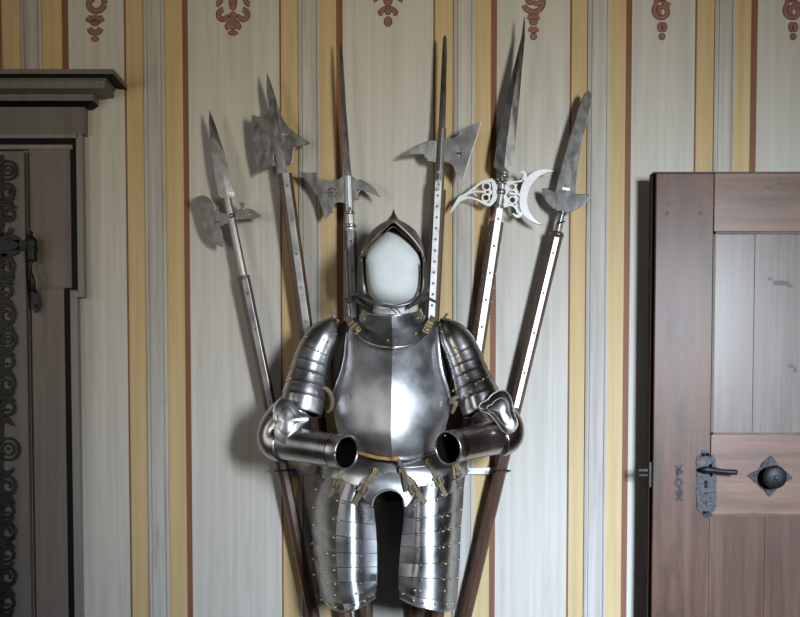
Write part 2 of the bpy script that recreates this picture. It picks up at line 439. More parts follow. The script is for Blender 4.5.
# painted pendants at the top of each board
def ornament(cx, variant, dy=0.0):
    mb = MB()
    def st(pts, w, ex=1.6):
        P = [(cx + p[0], p[1] + dy) for p in pts]
        w *= 1.15; q = cr([(a[0], a[1]) for a in P], max(6, len(P) * 4))
        ww = [w * (1 if 0 < i < len(q) - 1 else .6) for i in range(len(q))]
        ribbon_geo(q, [x + ex for x in ww], -.0006, .0004, mb=mb, k=1, smoothpts=False)
        ribbon_geo(q, ww, -.0011, .0004, mb=mb, k=0, smoothpts=False)
    def blob(x, y, rx, ry):
        n = 14
        for gx, k, yy in ((.8, 1, -.0006), (0, 0, -.0011)):
            V = [U(cx + x + (rx + gx) * math.cos(2 * PI * i / n), y + dy + (ry + gx) * math.sin(2 * PI * i / n), yy) for i in range(n)]
            mb.add(V, [tuple(range(n))], k)
    if variant == 0:     # comma scroll over three shrinking drops
        st(spiral(0, 3, 9.5, 4, PI * .05, .75), 4); st([(9, 4), (9, -6), (4, -14), (-4, -18)], 4)
        st([(-8, 17), (-4, 20), (0, 18), (4, 20), (8, 17)], 4.5); blob(0, 22, 4.5, 3.5)
        st([(-6, 28), (-3, 32), (3, 32), (6, 28)], 4); blob(0, 39, 3.4, 2.2)
    elif variant == 1:   # twin scrolls, palmette drop
        for s in (-1, 1):
            st(spiral(s * 17, -2, 5.5, 2, PI / 2, .7 * s), 3.4)
            st(spiral(s * 9.5, 14.5, 6, 2.4, -PI / 2, .8 * s), 3.6)
            st([(s * 2, 20), (s * 6, 25), (s * 4, 28)], 3)
        blob(0, 1, 3.6, 8); blob(0, 16, 3.2, 5); blob(0, 24, 4, 4.5); blob(0, 32, 4.5, 2)
        st([(-17, -7), (-9, -14), (0, -17), (9, -14), (17, -7)], 3.2)
    elif variant == 2:   # bell drop
        for s in (-1, 1):
            st(spiral(s * 15, -5, 5, 2, PI / 2, .7 * s), 3.2); st([(0, 8), (s * 4, 9), (s * 8, 12.5), (s * 5, 14)], 3)
        blob(0, 1, 4, 4); blob(0, 10, 3, 4.5); blob(0, 21.5, 3.6, 4.6); st([(-14, -10), (0, -14), (14, -10)], 3)
    elif variant == 3:   # round curl with three drops
        st(spiral(0, 2, 10, 9, PI * .9, -.85), 3.6); st(spiral(-3.5, 0, 3.5, 1.5, 0, .7), 2.8); st(spiral(4, 1, 3.5, 1.5, PI, -.7), 2.8)
        st([(-6, 16.5), (0, 18), (6, 16.5)], 3.6); blob(0, 21.5, 3.8, 3.5); st([(-4.5, 28), (0, 30.5), (4.5, 28)], 3.6); blob(0, 36.5, 2.8, 2.9)
    else:                # spiral with bud
        st(spiral(0, 11, 8.5, 2, -PI * .7, -1.4), 3.2); st([(-7, 4), (-2, -2), (3, 3), (8, 6)], 3)
        st([(0, 3), (2, -8), (-3, -16)], 3.2)
        blob(-1.5, 27, 2.6, 4.4); blob(2, 27, 2.6, 4.4); blob(0, 36.5, 2.8, 3)
    o = mb.build('painted_ornament', [M['pink'], M['pink_dark']], wall, smooth=False)
    fixn2(o)
def fixn2(o):
    for p in o.data.polygons:
        pass
    bm = bmesh.new(); bm.from_mesh(o.data)
    for fa in bm.faces:
        if abs(fa.normal.y) > .8 and len(fa.verts) > 6 and fa.normal.y > 0: fa.normal_flip()
    bm.to_mesh(o.data); bm.free()
ornament(95, 0); ornament(233, 1, 1); ornament(388, 2); ornament(533.5, 3); ornament(662, 4); ornament(793, 4)

fl = box('floor', XL, XR, YB, .1, -.1, 0, M['floor'], kind='structure')
box('ceiling', XL, XR, YB, .1, ZT, ZT + .1, M['ceiling_wood'], kind='structure')
box('wall_right', XR, XR + .12, YB, .12, 0, ZT, M['plaster_dark'], kind='structure')
# left wall and back wall each have a window opening
WB = (1.62, 2.32, 1.25, 2.45)      # back window x0 x1 z0 z1
WN = (-1.42, -.85, 1.0, 2.3)        # near left window
WL = (-3.6, -2.7, 1.15, 2.35)      # left window y0 y1 z0 z1
mb = MB()
for b in ((XL, WB[0], 0, ZT), (WB[1], XR, 0, ZT), (WB[0], WB[1], 0, WB[2]), (WB[0], WB[1], WB[3], ZT)):
    mb.add(*boxv(b[0], b[1], YB - .3, YB, b[2], b[3]))
mb.build('wall_back', M['plaster_dark'], smooth=False, kind='structure')
mb = MB()
for b in ((YB, WL[0], 0, ZT), (WL[1], WN[0], 0, ZT), (WN[1], .12, 0, ZT), (WL[0], WL[1], 0, WL[2]), (WL[0], WL[1], WL[3], ZT), (WN[0], WN[1], 0, WN[2]), (WN[0], WN[1], WN[3], ZT)):
    mb.add(*boxv(XL - .3, XL, b[0], b[1], b[2], b[3]))
mb.build('wall_left', M['plaster_dark'], smooth=False, kind='structure')
mb = MB(); t = .045
for b in ((WB[0], WB[0] + t, WB[2], WB[3]), (WB[1] - t, WB[1], WB[2], WB[3]), (WB[0], WB[1], WB[2], WB[2] + t), (WB[0], WB[1], WB[3] - t, WB[3])):
    mb.add(*boxv(b[0], b[1], YB - .1, YB - .04, b[2], b[3]))
mb.build('window_1', M['wood_dark'], smooth=False, kind='structure')
for k, W_ in ((2, WL), (3, WN)):
    mb = MB()
    for b in ((W_[0], W_[0] + t, W_[2], W_[3]), (W_[1] - t, W_[1], W_[2], W_[3]), (W_[0], W_[1], W_[2], W_[2] + t), (W_[0], W_[1], W_[3] - t, W_[3])):
        mb.add(*boxv(XL - .1, XL - .04, b[0], b[1], b[2], b[3]))
    mb.build('window_%d' % k, M['wood_dark'], smooth=False, kind='structure')

def area(name, loc, target, sx, sz, power, color, spread=PI):
    d = bpy.data.lights.new(name, 'AREA'); d.shape = 'RECTANGLE'; d.size = sx; d.size_y = sz; d.energy = power; d.color = color; d.spread = spread
    o = bpy.data.objects.new(name, d); col.objects.link(o); o.location = loc
    o.rotation_euler = (Vector(target) - Vector(loc)).to_track_quat('-Z', 'Y').to_euler()
    return o
wz = (WB[2] + WB[3]) / 2; wx = (WB[0] + WB[1]) / 2
area('window_daylight_sky', (wx, YB - .02, wz), (.80, 0, .45), WB[1] - WB[0] - .1, WB[3] - WB[2] - .1, 31, (.67, .81, 1.0), math.radians(48))
area('window_daylight_ground', (wx, YB - .02, wz), (-.05, 0, 2.4), WB[1] - WB[0] - .1, WB[3] - WB[2] - .1, 9.8, (1.0, .91, .66), math.radians(60))
def left_light(name, W_, target, power, spread):
    lz = (W_[2] + W_[3]) / 2; ly = (W_[0] + W_[1]) / 2
    area(name, (XL + .02, ly, lz), target, W_[1] - W_[0] - .1, W_[3] - W_[2] - .1, power, (1.0, .94, .88), math.radians(spread))
left_light('far_left_window_daylight', WL, (-.62, 0, 1.75), 1.7, 48)
left_light('near_left_window_daylight', WN, (-.2, -.5, 1.2), 2.6, 150)

w = bpy.data.worlds.new('sky'); bpy.context.scene.world = w; w.use_nodes = True
w.node_tree.nodes['Background'].inputs['Color'].default_value = (.75, .85, 1, 1)
w.node_tree.nodes['Background'].inputs['Strength'].default_value = .35

# ------------------------------------------------------------------ left doorway (door_1)
d1 = bpy.data.objects.new('door_1', None); col.objects.link(d1); d1.location = (-1.5, 0, 0)
d1['kind'] = 'structure'; d1['label'] = 'dark grey painted doorway with moulded cornice and black iron scrollwork'
XC = -1.005
def zf(py, o): return U(60, py, -o).z
prof = [(.0, 69, 0, 113.5), (.161, 69, 0, 113.5), (.161, 73.8, 1, 113.2), (.150, 74.6, 1, 112), (.118, 77.4, 1, 108.5), (.107, 77.8, 0, 106.2), (.108, 80, 0, 106.4), (.105, 80.4, 0, 105), (.104, 88.2, 0, 104.6), (.062, 94, 0, 96), (.060, 94.2, 0, 93.6), (.060, 100.6, 1, 93.2), (.042, 106.6, 1, 88), (.036, 107, 0, 84.8), (.036, 134, 0, 84.4), (0, 134, 0, 84.4)]
V = []; Fc = []; mi = []
for (o_, py, k, pxr) in prof:
    oo = o_ if o_ > 0 else (.161 if py < 100 else .036)
    z = zf(py, oo); xr_ = U(pxr, py, -oo).x
    V += [(XL + .02, -o_, z), (xr_, -o_, z), (xr_, 0, z)]
for i in range(len(prof) - 1):
    a = i * 3; b = a + 3
    Fc += [(a, b, b + 1, a + 1), (a + 1, b + 1, b + 2, a + 2)]; mi += [prof[i][2]] * 2
co = obj('cornice', V, Fc, [M['grey'], M['black']], d1, smooth=False, mi=mi); fixn(co)
xl = -60
def slab(name, x0, x1, y0, y1, Yf, m, Yb=0.0, bevel=.0015):
    return pbox(name, x0, x1, y0, y1, Yf, Yb, M[m], d1, bevel)
YFR = -.030
# frame boards, built as an eared surround: wide above, narrow below
zb = 0.0
def pvert(name, x0, x1, y0, Yf, m, Yb=0.0, y1=None, bevel=.0015):
    a = U(x0, 300, Yf).x; c = U(x1, 300, Yf).x
    return box(name, a, c, Yf, Yb, zb if y1 is None else U(60, y1, Yf).z, U(60, y0, Yf).z, M[m], d1, bevel)
pvert('architrave', 78, 84, 134, -.034, 'grey_light', y1=296)
pvert('architrave', 70, 77, 290, -.034, 'grey_light')
slab('architrave_ear', 72, 84, 291.5, 297, -.036, 'grey_light')
slab('frame_head', xl, 78, 134, 138, -.034, 'grey_light')
slab('black_band', xl, 78, 138, 144.5, -.031, 'black', bevel=None)
pvert('black_band', 72.3, 78, 144.5, -.031, 'black', y1=291.5, bevel=None)
slab('black_band', 64.3, 72.3, 288, 294, -.031, 'black', bevel=None)
pvert('black_band', 64.3, 70, 294, -.031, 'black', bevel=None)
slab('frame_head_bead', xl, 72.3, 144.5, 149, -.033, 'grey_light')
pvert('jamb_board', 31.5, 72.3, 149, -.0285, 'grey_warm', y1=288)
pvert('jamb_board', 31.5, 64.3, 288, -.0285, 'grey_warm')
pvert('rebate', 26.5, 31.5, 149, -.006, 'black', bevel=None)  # black colour stands in for shade in the gap beside the leaf
leaf = pvert('door_leaf', xl, 26.2, 151, -.034, 'grey', bevel=.002)
# iron overlay on the leaf
YI = -.035
def iron_scroll(parent, strokes, name='iron_scroll', th=.006, Y=YI, m='iron', bev=.0016):
    mb = MB()
    for pts, w in strokes: ribbon_geo(pts, w, Y - th, th, mb=mb)
    o = mb.build(name, M[m], parent, smooth=False); fixn(o)
    if bev:
        b = o.modifiers.new('b', 'BEVEL'); b.width = bev; b.segments = 2; b.limit_method = 'ANGLE'; b.angle_limit = math.radians(40)
    return o
def rosette(cy, r=10, cx=7):
    iron_scroll(leaf, [(spiral(cx, cy, r, r - .5, 0, 1.0), 2.6), (spiral(cx, cy, r * .55, r * .5, 0, 1.0), 2.2), ([(cx - 1.5, cy), (cx + 1.5, cy)], 3)], 'iron_rosette')
def cscroll(cy, s=1, r=9.5, cx=6):
    iron_scroll(leaf, [(spiral(cx, cy, r, r * .25, -PI * .75, s * 1.5), [3.4] * 16 + [2.6] * 6), ([(cx - 9, cy + s * 8), (cx, cy + s * 9), (cx + 8, cy + s * 6)], [2, 4, 2])])
rosette(170, 9.5); cscroll(192, 1, 9); cscroll(214, -1, 8, 8)
cscroll(267, 1, 9, 6); cscroll(290, -1, 9, 5); cscroll(315, 1, 10, 6); rosette(339, 9); cscroll(361, -1, 10); cscroll(384, 1, 10)
cscroll(407, -1, 10, 7); rosette(449, 11, 8); cscroll(486, 1, 10, 7)
cscroll(510, -1, 9, 7); cscroll(532, 1, 9.5, 7); cscroll(554, -1, 9.5, 7); cscroll(577, 1, 10, 7); cscroll(602, -1, 10, 7); cscroll(626, 1, 10, 7)
for ly_, sy_ in ((203, 1), (280, -1), (303, 1), (327, 1), (350, -1), (373, 1), (396, -1), (422, 1), (472, -1), (498, 1), (521, -1), (543, 1), (566, -1), (590, 1), (614, -1)):
    iron_scroll(leaf, [([(0, ly_), (7, ly_ - 2 * sy_), (14, ly_ + 4 * sy_)], [7, 6, 1.5])], 'iron_leaf', .005)
# narrow stem strip that carries the scrolls
ribbon('iron_strip', [(1, 155), (1, 640)], 5, YI - .003, .004, M['iron'], leaf, N=3)
# strap hinge, knuckle and hanging pintle
hg = iron_scroll(leaf, [([(-30, 245), (5, 245), (27, 245)], [12, 12, 9]), (spiral(2, 228, 9, 3, 0, .8), 4), (spiral(2, 262, 9, 3, 0, -.8), 4), ([(0, 236), (14, 238), (20, 244)], [8, 6, 3]), ([(0, 254), (14, 252), (20, 246)], [8, 6, 3])], 'strap_hinge', .008)
ptube('hinge_knuckle', [(32, 237, -.055), (32, 240, -.055), (32, 246, -.055), (32, 252, -.055), (32, 261, -.055)], [3, 5, 5.2, 5, 5], M['iron'], leaf, n=12, N=16)
ptube('hinge_knuckle_ring', [(32, 247, -.055), (32, 250, -.055)], 6, M['iron'], leaf, n=12, N=4)
ptube('hinge_finial', [(31.5, 231, -.055), (31.5, 233, -.055), (32, 235, -.055), (32, 238, -.055)], [.6, 2, 1, 3], M['iron'], leaf, n=10, N=12)
ptube('pintle_stem', [(31, 260, -.053), (30, 270, -.055), (33, 281, -.06), (33.5, 292, -.05)], [2.6, 2, 2.6, 2.2], M['iron'], leaf, n=8)
plate('pintle_plate', [(32, 289), (35, 288), (39, 295), (40.5, 303), (39, 310), (36, 313), (33, 310), (31.5, 303), (31.5, 296)], -.044, .010, M['iron'], leaf, bevel=.002)
rivets('pintle_nail', [(36.3, 306)], 2, M['iron'], leaf, Y=-.045)

# ------------------------------------------------------------------ right door leaf (door_2)
d2 = bpy.data.objects.new('door_2', None); col.objects.link(d2); d2.location = (1.1, -.1, 0)
d2['kind'] = 'structure'; d2['label'] = 'brown panelled wooden door leaf with round iron knob standing open at the wall'
YD, YDB = -.108, -.064
def dx(px): return U(px, 400, YD).x
def dz(py): return U(760, py, YD).z
def db(name, x0, x1, y0, y1, Yf, Yb, m, bevel=.0015, parent=d2):
    return box(name, dx(x0), dx(x1), Yf, Yb, (.012 if y1 is None else dz(y1)), dz(y0), M[m], parent, bevel)
db('stile', 653.8, 711.3, 173.2, None, YD, YDB, 'wood_v', .0025)
db('stile', 885, 940, 173.2, None, YD, YDB, 'wood_v', .0025)
db('top_rail', 711.7, 884.6, 173.2, 231.5, YD, YDB, 'wood_h', .0012)
db('middle_rail', 711.7, 884.6, 434.5, 514.5, YD + .0005, YDB, 'wood_h', .0012)
db('bottom_rail', 711.7, 884.6, 742, None, YD, YDB, 'wood_h', .0012)
db('panel_board', 713, 753.6, 232, 434.4, YD + .010, YDB, 'wood_p', .0008)
db('panel_board', 753.8, 884, 232, 434.4, YD + .010, YDB, 'wood_p', .0008)
db('panel_board', 713, 768, 514.5, 742, YD + .010, YDB, 'wood_q', .0008)
db('panel_board', 768.2, 884, 514.5, 742, YD + .010, YDB, 'wood_q', .0008)
for (ya, yb) in ((231.5, 434.5), (514.5, 742)):
    mb = MB()
    for q in ((711.7, 714.2, ya, yb), (882.5, 884.6, ya, yb), (711.7, 884.6, ya, ya + 2.2), (711.7, 884.6, yb - 2, yb)):
        mb.add(*boxv(dx(q[0]), dx(q[1]), YD + .004, YDB, dz(q[3]), dz(q[2])))
    mb.build('panel_bead', M['wood_edge'], d2, smooth=False)
# rebated edge behind the face and the dark cap on top
bx0 = U(647.8, 400, YDB - .004).x
box('rebate_lip', bx0, dx(651), YD + .012, YDB + .004, .012, dz(172.5), M['wood_v'], d2, .001)
box('rebate_groove', dx(650.5), dx(654.5), YD + .022, YDB, .012, dz(172.5), M['black'], d2)  # shadow gap behind the face, its shade painted black
box('top_cap', bx0, dx(940), YD - .001, YDB + .004, dz(173.2), dz(171.8) , M['wood_dark'], d2)
# knots and worm marks
for kx, ky, rx, ry, yy in ((781, 283, 10, 2.6, .010), (770, 279, 3, 1.4, .010), (790, 286, 4, 1.6, .010), (791, 366, 3, 2.2, .010), (795, 370, 2.4, 3, .010), (779, 183, 2.4, 1.6, 0), (768, 187, 5, 1.2, 0), (670, 203, 5, .9, 0), (686, 188, 1.6, 1, 0), (694, 188.5, 1.4, .9, 0), (703, 188.8, 2.6, 1.3, 0), (676, 187, 1, .8, 0), (688, 429, 3.6, 1.6, 0), (753, 540, 7, 1.6, .010)):
    V = [U(kx + rx * math.cos(2 * PI * i / 12) * (1 + .2 * math.sin(i * 5)), ky + ry * math.sin(2 * PI * i / 12), YD + yy - .0004) for i in range(12)]
    kk = obj('knot', V, [tuple(range(12))], M['knot'], d2, smooth=False)
    bmn = kk.data
for px, py in ((667.5, 213.5), (701, 213)):
    rivets('wooden_peg', [(px, py)], 2.0, M['wood_h'], d2, Y=YD - .0003, h=.25)
# small keyhole plate
YL = YD - .003
iron_scroll(d2, [(spiral(679.5, 471, 3.2, 1.2, 0, 1.1), 2.3), (spiral(679.5, 494, 3.2, 1.2, PI, 1.1), 2.3), (circ(679.3, 482.5, 3.0, 14) + [(682.3, 482.5)], 2.5),
    ([(676, 465), (679, 468), (683, 464.5)], [1, 3, 1]), ([(676, 500), (679, 498), (683, 501)], [1, 3, 1]), ([(679, 468), (677.5, 476), (679, 480)], 2.2), ([(679, 486), (681, 490), (679, 498)], 2.2)], 'keyhole_plate', .003, YD, 'iron', .0006)
# large lock plate: leafy scrolls round the keyhole
lp = iron_scroll(d2, [(spiral(705, 462, 8, 6.5, -PI * .2, -.62), [3.4] * 22), (spiral(707, 462, 8, 6.5, -PI * .8, .62), [3.4] * 22), (spiral(705.5, 453.5, 3.5, 1, 0, 1.2), 3),
    ([(697, 476), (702, 474), (706, 478), (712, 475), (716, 477)], [3, 5, 5, 5, 3]), ([(699, 481), (704, 482)], [5, 4]), ([(709, 482), (715, 481)], [4, 5]), ([(698, 488), (706, 491), (715, 488)], [4, 6, 4]), ([(700, 493), (707, 495), (714, 493)], [3, 4, 3]),
    (spiral(702.5, 502, 5, 2.2, -PI / 2, -1.1), 2.6), (spiral(710, 502, 5.4, 2.2, -PI / 2, 1.1), 2.6), (spiral(706.5, 504, 9, 8.5, PI * .0, .5), 2.6), ([(704, 509), (707, 514), (709, 518)], [4, 6.5, 2]), ([(703, 512), (707, 516), (712, 513)], [2, 4, 2])], 'lock_plate', .004, YD, 'iron_grey', .0012)
plate('lock_backing', [(702, 450), (708, 451), (710.8, 456.3), (714.3, 461.5), (717, 466.8), (716, 473.8), (717, 480.8), (716, 489.5), (717.4, 498.3), (714.3, 507), (710, 511.4), (710.8, 516.6), (706.4, 518.4), (702.9, 514), (702, 509.6), (697.6, 505.3), (696, 491.3), (696.8, 477.3), (696, 468.5), (697.6, 461.5), (702, 457.1)], YD - .0022, .002, M['iron_grey'], lp, bevel=.0006,
      holes=[circ(704.4, 462.6, 4.6, 12, 2.8), circ(703, 501.8, 3.2, 10), circ(711.4, 500.4, 2.6, 10), circ(706.8, 506.4, 1.8, 8)])
plate('keyhole', [(705, 480.5), (707.5, 480.5), (708, 482.5), (707, 484), (708, 488), (704.6, 488), (705.4, 484), (704.5, 482.5)], YD - .0048, .003, M['black'], lp, bevel=None)
ptube('latch_lever', [(699.5, 469.5, YD - .02), (704, 469.5, YD - .022), (711, 470, YD - .022), (722, 471.5, YD - .03), (734, 472.2, YD - .034), (736.8, 472.3, YD - .034)], [.8, 3.0, 3.4, 2.6, 2.8, 2.6], M['iron'], d2, n=10)
iron_scroll(d2, [([(712.5, 464), (714.5, 469), (713.5, 476)], [2, 2.6, 2])], 'lever_catch', .02, YD, 'iron_grey', .001)
# four-lobed rose and round knob
kp = plate('knob_rose', [(770.3, 455.4), (773.6, 457.4), (775.5, 460.6), (779, 467.6), (786, 471), (790, 474.6), (793, 478), (790.4, 480.8), (782.5, 482.5), (777.3, 488.6), (772, 494.8), (769.4, 496.9), (765, 491.3), (761.5, 484.3), (754.5, 482.5), (751, 478), (747.2, 475.9), (752.8, 472), (759.8, 469.4), (761.5, 463.3), (765.9, 459.8), (768.5, 458)], YD - .003, .003, M['iron'], d2, bevel=.0008)
iron_scroll(kp, [(spiral(765, 464.5, 3.2, 1.2, 0, 1), 1.6), ([(770, 468), (770, 461), (772.4, 457)], [3, 3, 1.4]), (spiral(756, 474, 2.4, 1, 0, 1), 1.4), (spiral(757, 480, 2.2, 1, 0, 1), 1.4), (spiral(784.6, 474, 2.4, 1, 0, 1), 1.4), (spiral(786, 479.4, 2, .8, 0, 1), 1.4), (spiral(767, 488.6, 2.4, 1, 0, 1), 1.4), (spiral(773, 489, 2.2, 1, 0, 1), 1.4)], 'rose_scroll', .0025, YD - .003, 'iron', .0006)
kc = U(770.5, 476.3, YD)
P = [kc + Vector((0, -d, 0)) for d in (0, .012, .022, .026, .030, .036, .043, .048, .0505)]
tube3('door_knob', P, [.012, .011, .014, .024, .032, .0355, .034, .026, .004], M['iron'], d2, n=28)
tube3('knob_button', [kc + Vector((0, -.048, 0)), kc + Vector((0, -.053, 0)), kc + Vector((0, -.055, 0))], [.0085, .008, .003], M['iron_grey'], d2, n=16)
# lock bolts that stick out of the door's edge
for name, y0, y1 in (('lock_bolt', 469, 472), ('lock_bolt', 474.3, 476.6)):
    a = U(639.5, y0, -.10); c = U(652, y1, -.10)
    box(name, a.x, c.x, -.090, -.078, c.z, a.z, M['iron'], d2, .001)
a = U(648.6, 462, -.09); c = U(652.4, 487, -.09)
box('edge_plate', a.x, c.x, -.097, -.07, c.z, a.z, M['iron'], d2, .001)

# ------------------------------------------------------------------ pole arms
def TW(ax, k, o): return lambda x, y: YW(x, y) + o + (x - ax(y)) * k
def YW(px, py): return -.050 - (470 - py) / 450 * .016      # the shafts lean on the rack, heads stand off the wall
YBK = lambda k: (lambda x, y: YW(x, y) + k)
def shaft_axis(x0, y0, sl): return lambda y: x0 + sl * (y - y0)
def weapon(name, label, ax, ytop, r_px, m, group=None):
    ybot = 815
    p = U(ax(ybot), ybot, YW(0, ybot))
    # foot on the floor
    while p.z > .001: ybot += .25; p = U(ax(ybot), ybot, YW(0, ybot))
    root = thing(name, label, 'polearm', (p.x, p.y, 0), 'pole arms fanned out behind the armour')
    P = [U(ax(y), y, YW(0, y)) for y in [ytop + (ybot - ytop) * i / 24 for i in range(25)]]
    tube3('shaft', P, [r_px / 325] * 25, M[m], root, n=8, smooth=False, bevel=None)
    return root
def langet(root, ax, y0, y1, w, r_px, m='blade_bright', dxs=0.0, name='langet', nails=True, w1=None, step=24):
    n = max(3, int((y1 - y0) / 16))
    pts = [(ax(y) + dxs, y) for y in [y0 + (y1 - y0) * i / n for i in range(n + 1)]]
    ww = [w + ((w1 or w) - w) * i / n for i in range(n + 1)]
    k = r_px / 325 * .93
    o = ribbon(name, pts, ww, lambda x, y: YW(x, y) - k - .0025, .004, M[m], root, N=n + 1, smoothpts=False, bevel=.0008)
    if nails:
        ys = []; y = y0 + step * .4
        while y < y1 - 4: ys.append(y); y += step
        rivets('rivet', [(ax(y) + dxs, y) for y in ys], 1.3, M['steel_dark'], o, Y=lambda x, y: YW(x, y) - k - .0025)
    return o
def spear(name, rows, t, m, root, yoff=0.0):
    """double-edged point: rows of (left px, ridge px, right px, py)"""
    V = []; Fc = []
    for (l, c, r, y) in rows:
        if isinstance(y, tuple): yl, yc, yr = y
        else: yl = yc = yr = y
        Y = YW(0, yc) + yoff
        s = min(1, (r - l) / 14 + .25)
        V += [U(l, yl, Y), U(c, yc, Y - t * s), U(r, yr, Y), U(c, yc, Y + t * s)]
    for i in range(len(rows) - 1):
        a = i * 4; b = a + 4
        for k in range(4): Fc.append((a + k, a + (k + 1) % 4, b + (k + 1) % 4, b + k))
    Fc.append((0, 3, 2, 1)); e = (len(rows) - 1) * 4; Fc.append((e, e + 1, e + 2, e + 3))
    o = obj(name, V, Fc, M[m], root, smooth=False); fixn(o); return o
def socket(root, ax, y0, y1, w0, w1, m, name='socket', n=8, dxs=0):
    N = 8
    pts = [y0 + (y1 - y0) * i / (N - 1) for i in range(N)]
    return tube3(name, [U(ax(y) + dxs, y, YW(0, y)) for y in pts], [(w0 + (w1 - w0) * i / (N - 1)) / 2 / 325 for i in range(N)], M[m], root, n=n, smooth=False, bevel=.0012)
def ring(root, ax, y, r, m, name='collar', h=2.5):
    return tube3(name, [U(ax(y + d), y + d, YW(0, y)) for d in (-h / 2, -h / 4, h / 4, h / 2)], [r * .85 / 325, r / 325, r / 325, r * .85 / 325], M[m], root, n=14)

# A: halberd with pierced bird-shaped blade
axA = shaft_axis(227, 197, .2064)
A = weapon('halberd', 'leftmost halberd with short spear point and small curved bird-shaped blade', axA, 276, 6.2, 'shaft')
spear('spear_point', [(209.3, 209.6, 210, 111), (208.8, 211.8, 215, 124), (210, 214.6, 219.5, 138), (211.6, 218, 224.7, 153), (214.5, 223, 230.4, 175), (218, 226.2, 234.2, 192), (219.3, 227, 234.4, 196.5), (223.3, 228, 232, 200.5)], .009, 'blade', A)
socket(A, axA, 198, 278, 8.2, 8.8, 'blade', n=8)
crossA = [(211.2, 220.2), (213.8, 220.2), (213.8, 217.6), (215.2, 217.6), (215.2, 220.2), (217.8, 220.2), (217.8, 221.6), (215.2, 221.6), (215.2, 224.2), (213.8, 224.2), (213.8, 221.6), (211.2, 221.6)]
plate('axe_blade', [(191.8, 199.6), (196.4, 196.7), (202, 195), (207.7, 196.7), (212.2, 201.8), (213.4, 206.3), (213.4, 209.4), (215.4, 210.6), (216.6, 207.6), (218.8, 205.8), (217.9, 209.7), (220.2, 213), (226, 213.5), (231, 216), (231, 222), (221.6, 225.4), (219.2, 230.2), (220.2, 234.7), (223.4, 239.5), (223.2, 247.4), (215.7, 244.8), (209.2, 238.3), (204.3, 228.6), (201.7, 218.8), (199.4, 209.1), (196, 202.4)],
      YBK(-.003), .005, M['blade'], A, bevel=.0022, holes=[crossA, circ(206.2, 201.4, .6, 8), circ(209, 202.3, .6, 8), circ(207.4, 204, .6, 8), circ(216.6, 236.6, .6, 8), circ(218.4, 238.8, .6, 8), circ(215.4, 239, .6, 8)])
plate('fluke', [(232, 213.5), (235, 212.6), (238.3, 210.5), (241.6, 207.4), (239.2, 203.8), (240, 202.2), (244, 203), (245.4, 205.4), (243.6, 209.2), (249.7, 208), (257.6, 213.1), (261.8, 216), (257.6, 218.2), (248.6, 219), (236, 220.2), (232, 220)],
      YBK(-.003), .005, M['blade'], A, bevel=.0022, holes=[circ(249.6, 213.4, 1, 8)])
rivets('socket_pin', [(231.2, 215.8)], 2.6, M['steel_dark'], A, Y=lambda x, y: YW(x, y) - .0115)
langet(A, axA, 279, 470, 5.5, 6.2, 'steel', dxs=.6, step=36)

# B: halberd with big square blade
axB = shaft_axis(286, 183.5, .137)
B = weapon('halberd', 'second halberd from the left with large broad blade and short spike', axB, 174, 7.2, 'shaft_red')
plate('axe_blade', [(266.7, 71.8), (269.5, 78.6), (273, 88.8), (277.5, 103.6), (280.9, 115), (286, 125), (294.5, 132.5), (303.6, 138.7), (310.6, 142.8), (308, 144.6), (297.4, 146), (293.6, 149.5), (293.3, 161), (290.5, 165), (287, 165.2), (285.6, 176), (277, 176), (276, 166), (266, 168.9), (258.7, 173.4), (254.4, 154), (252.2, 137), (251.2, 122), (252, 114.2), (257, 116.2), (262.5, 117), (267, 114.4), (269.3, 109), (267.4, 99), (266.2, 87.7)],
      YBK(-.0045), .006, M['blade'], B, bevel=.0025, holes=[circ(284.6, 133, 1.8, 10), [(273, 153), (274.4, 153), (275, 158), (274.6, 160.5), (273.2, 158)]])
spear('mid_rib', [(273.6, 274, 274.4, 98), (273.5, 276, 278, 118), (276, 280, 283.4, 145), (278.5, 283, 287.5, 170), (280.6, 285.4, 290, 180)], .007, 'blade', B, -.004)
langet(B, axB, 172, 345, 6, 7.2, 'blade_bright', dxs=.8, w1=6.5, step=34)
ring(B, axB, 184, 7.6, 'steel_dark', 'langet_collar', 3)

# C: halberd with long spike, concave blade with ring of holes
axC = shaft_axis(347.3, 160, .0425)
Cw = weapon('halberd', 'halberd with long thin spike and blade pierced by ring of holes, left of helmet', axC, 231, 6.4, 'shaft_red')
spear('spike', [(340.2, 340.9, 341.6, 41.5), (339.9, 341.6, 343.2, 60), (340, 342.2, 344.4, 80), (341, 343.6, 346.2, 110), (342.6, 346, 349, 145), (343, 347, 350.4, 165), (343.6, 348, 352.4, 182), (344.6, 349, 353.4, 200)], .008, 'blade', Cw)
socket(Cw, axC, 176, 232, 9, 9.6, 'steel', n=8)
holesC = [circ(331.4 + 4.6 * math.cos(PI * k / 4), 191.6 + 4.6 * math.sin(PI * k / 4), .85, 8) for k in range(8)] + [circ(331.4, 191.6, .85, 8)]
plate('axe_blade', [(297.3, 171), (309.8, 173.2), (315.8, 171.8), (316.8, 173.6), (315.6, 175.4), (318, 178), (324.5, 180.3), (331.3, 181), (339.6, 179.2), (343.2, 175.6), (349, 174), (349, 202.6), (345.5, 203), (337.4, 201.8), (333.8, 205.6), (331.9, 209.8), (333.8, 211.8), (331.2, 212.8), (325, 219.4), (322.8, 211.3), (318.8, 198.8), (313, 188.6), (304, 179)],
      YBK(-.003), .005, M['blade'], Cw, bevel=.0022, holes=holesC)
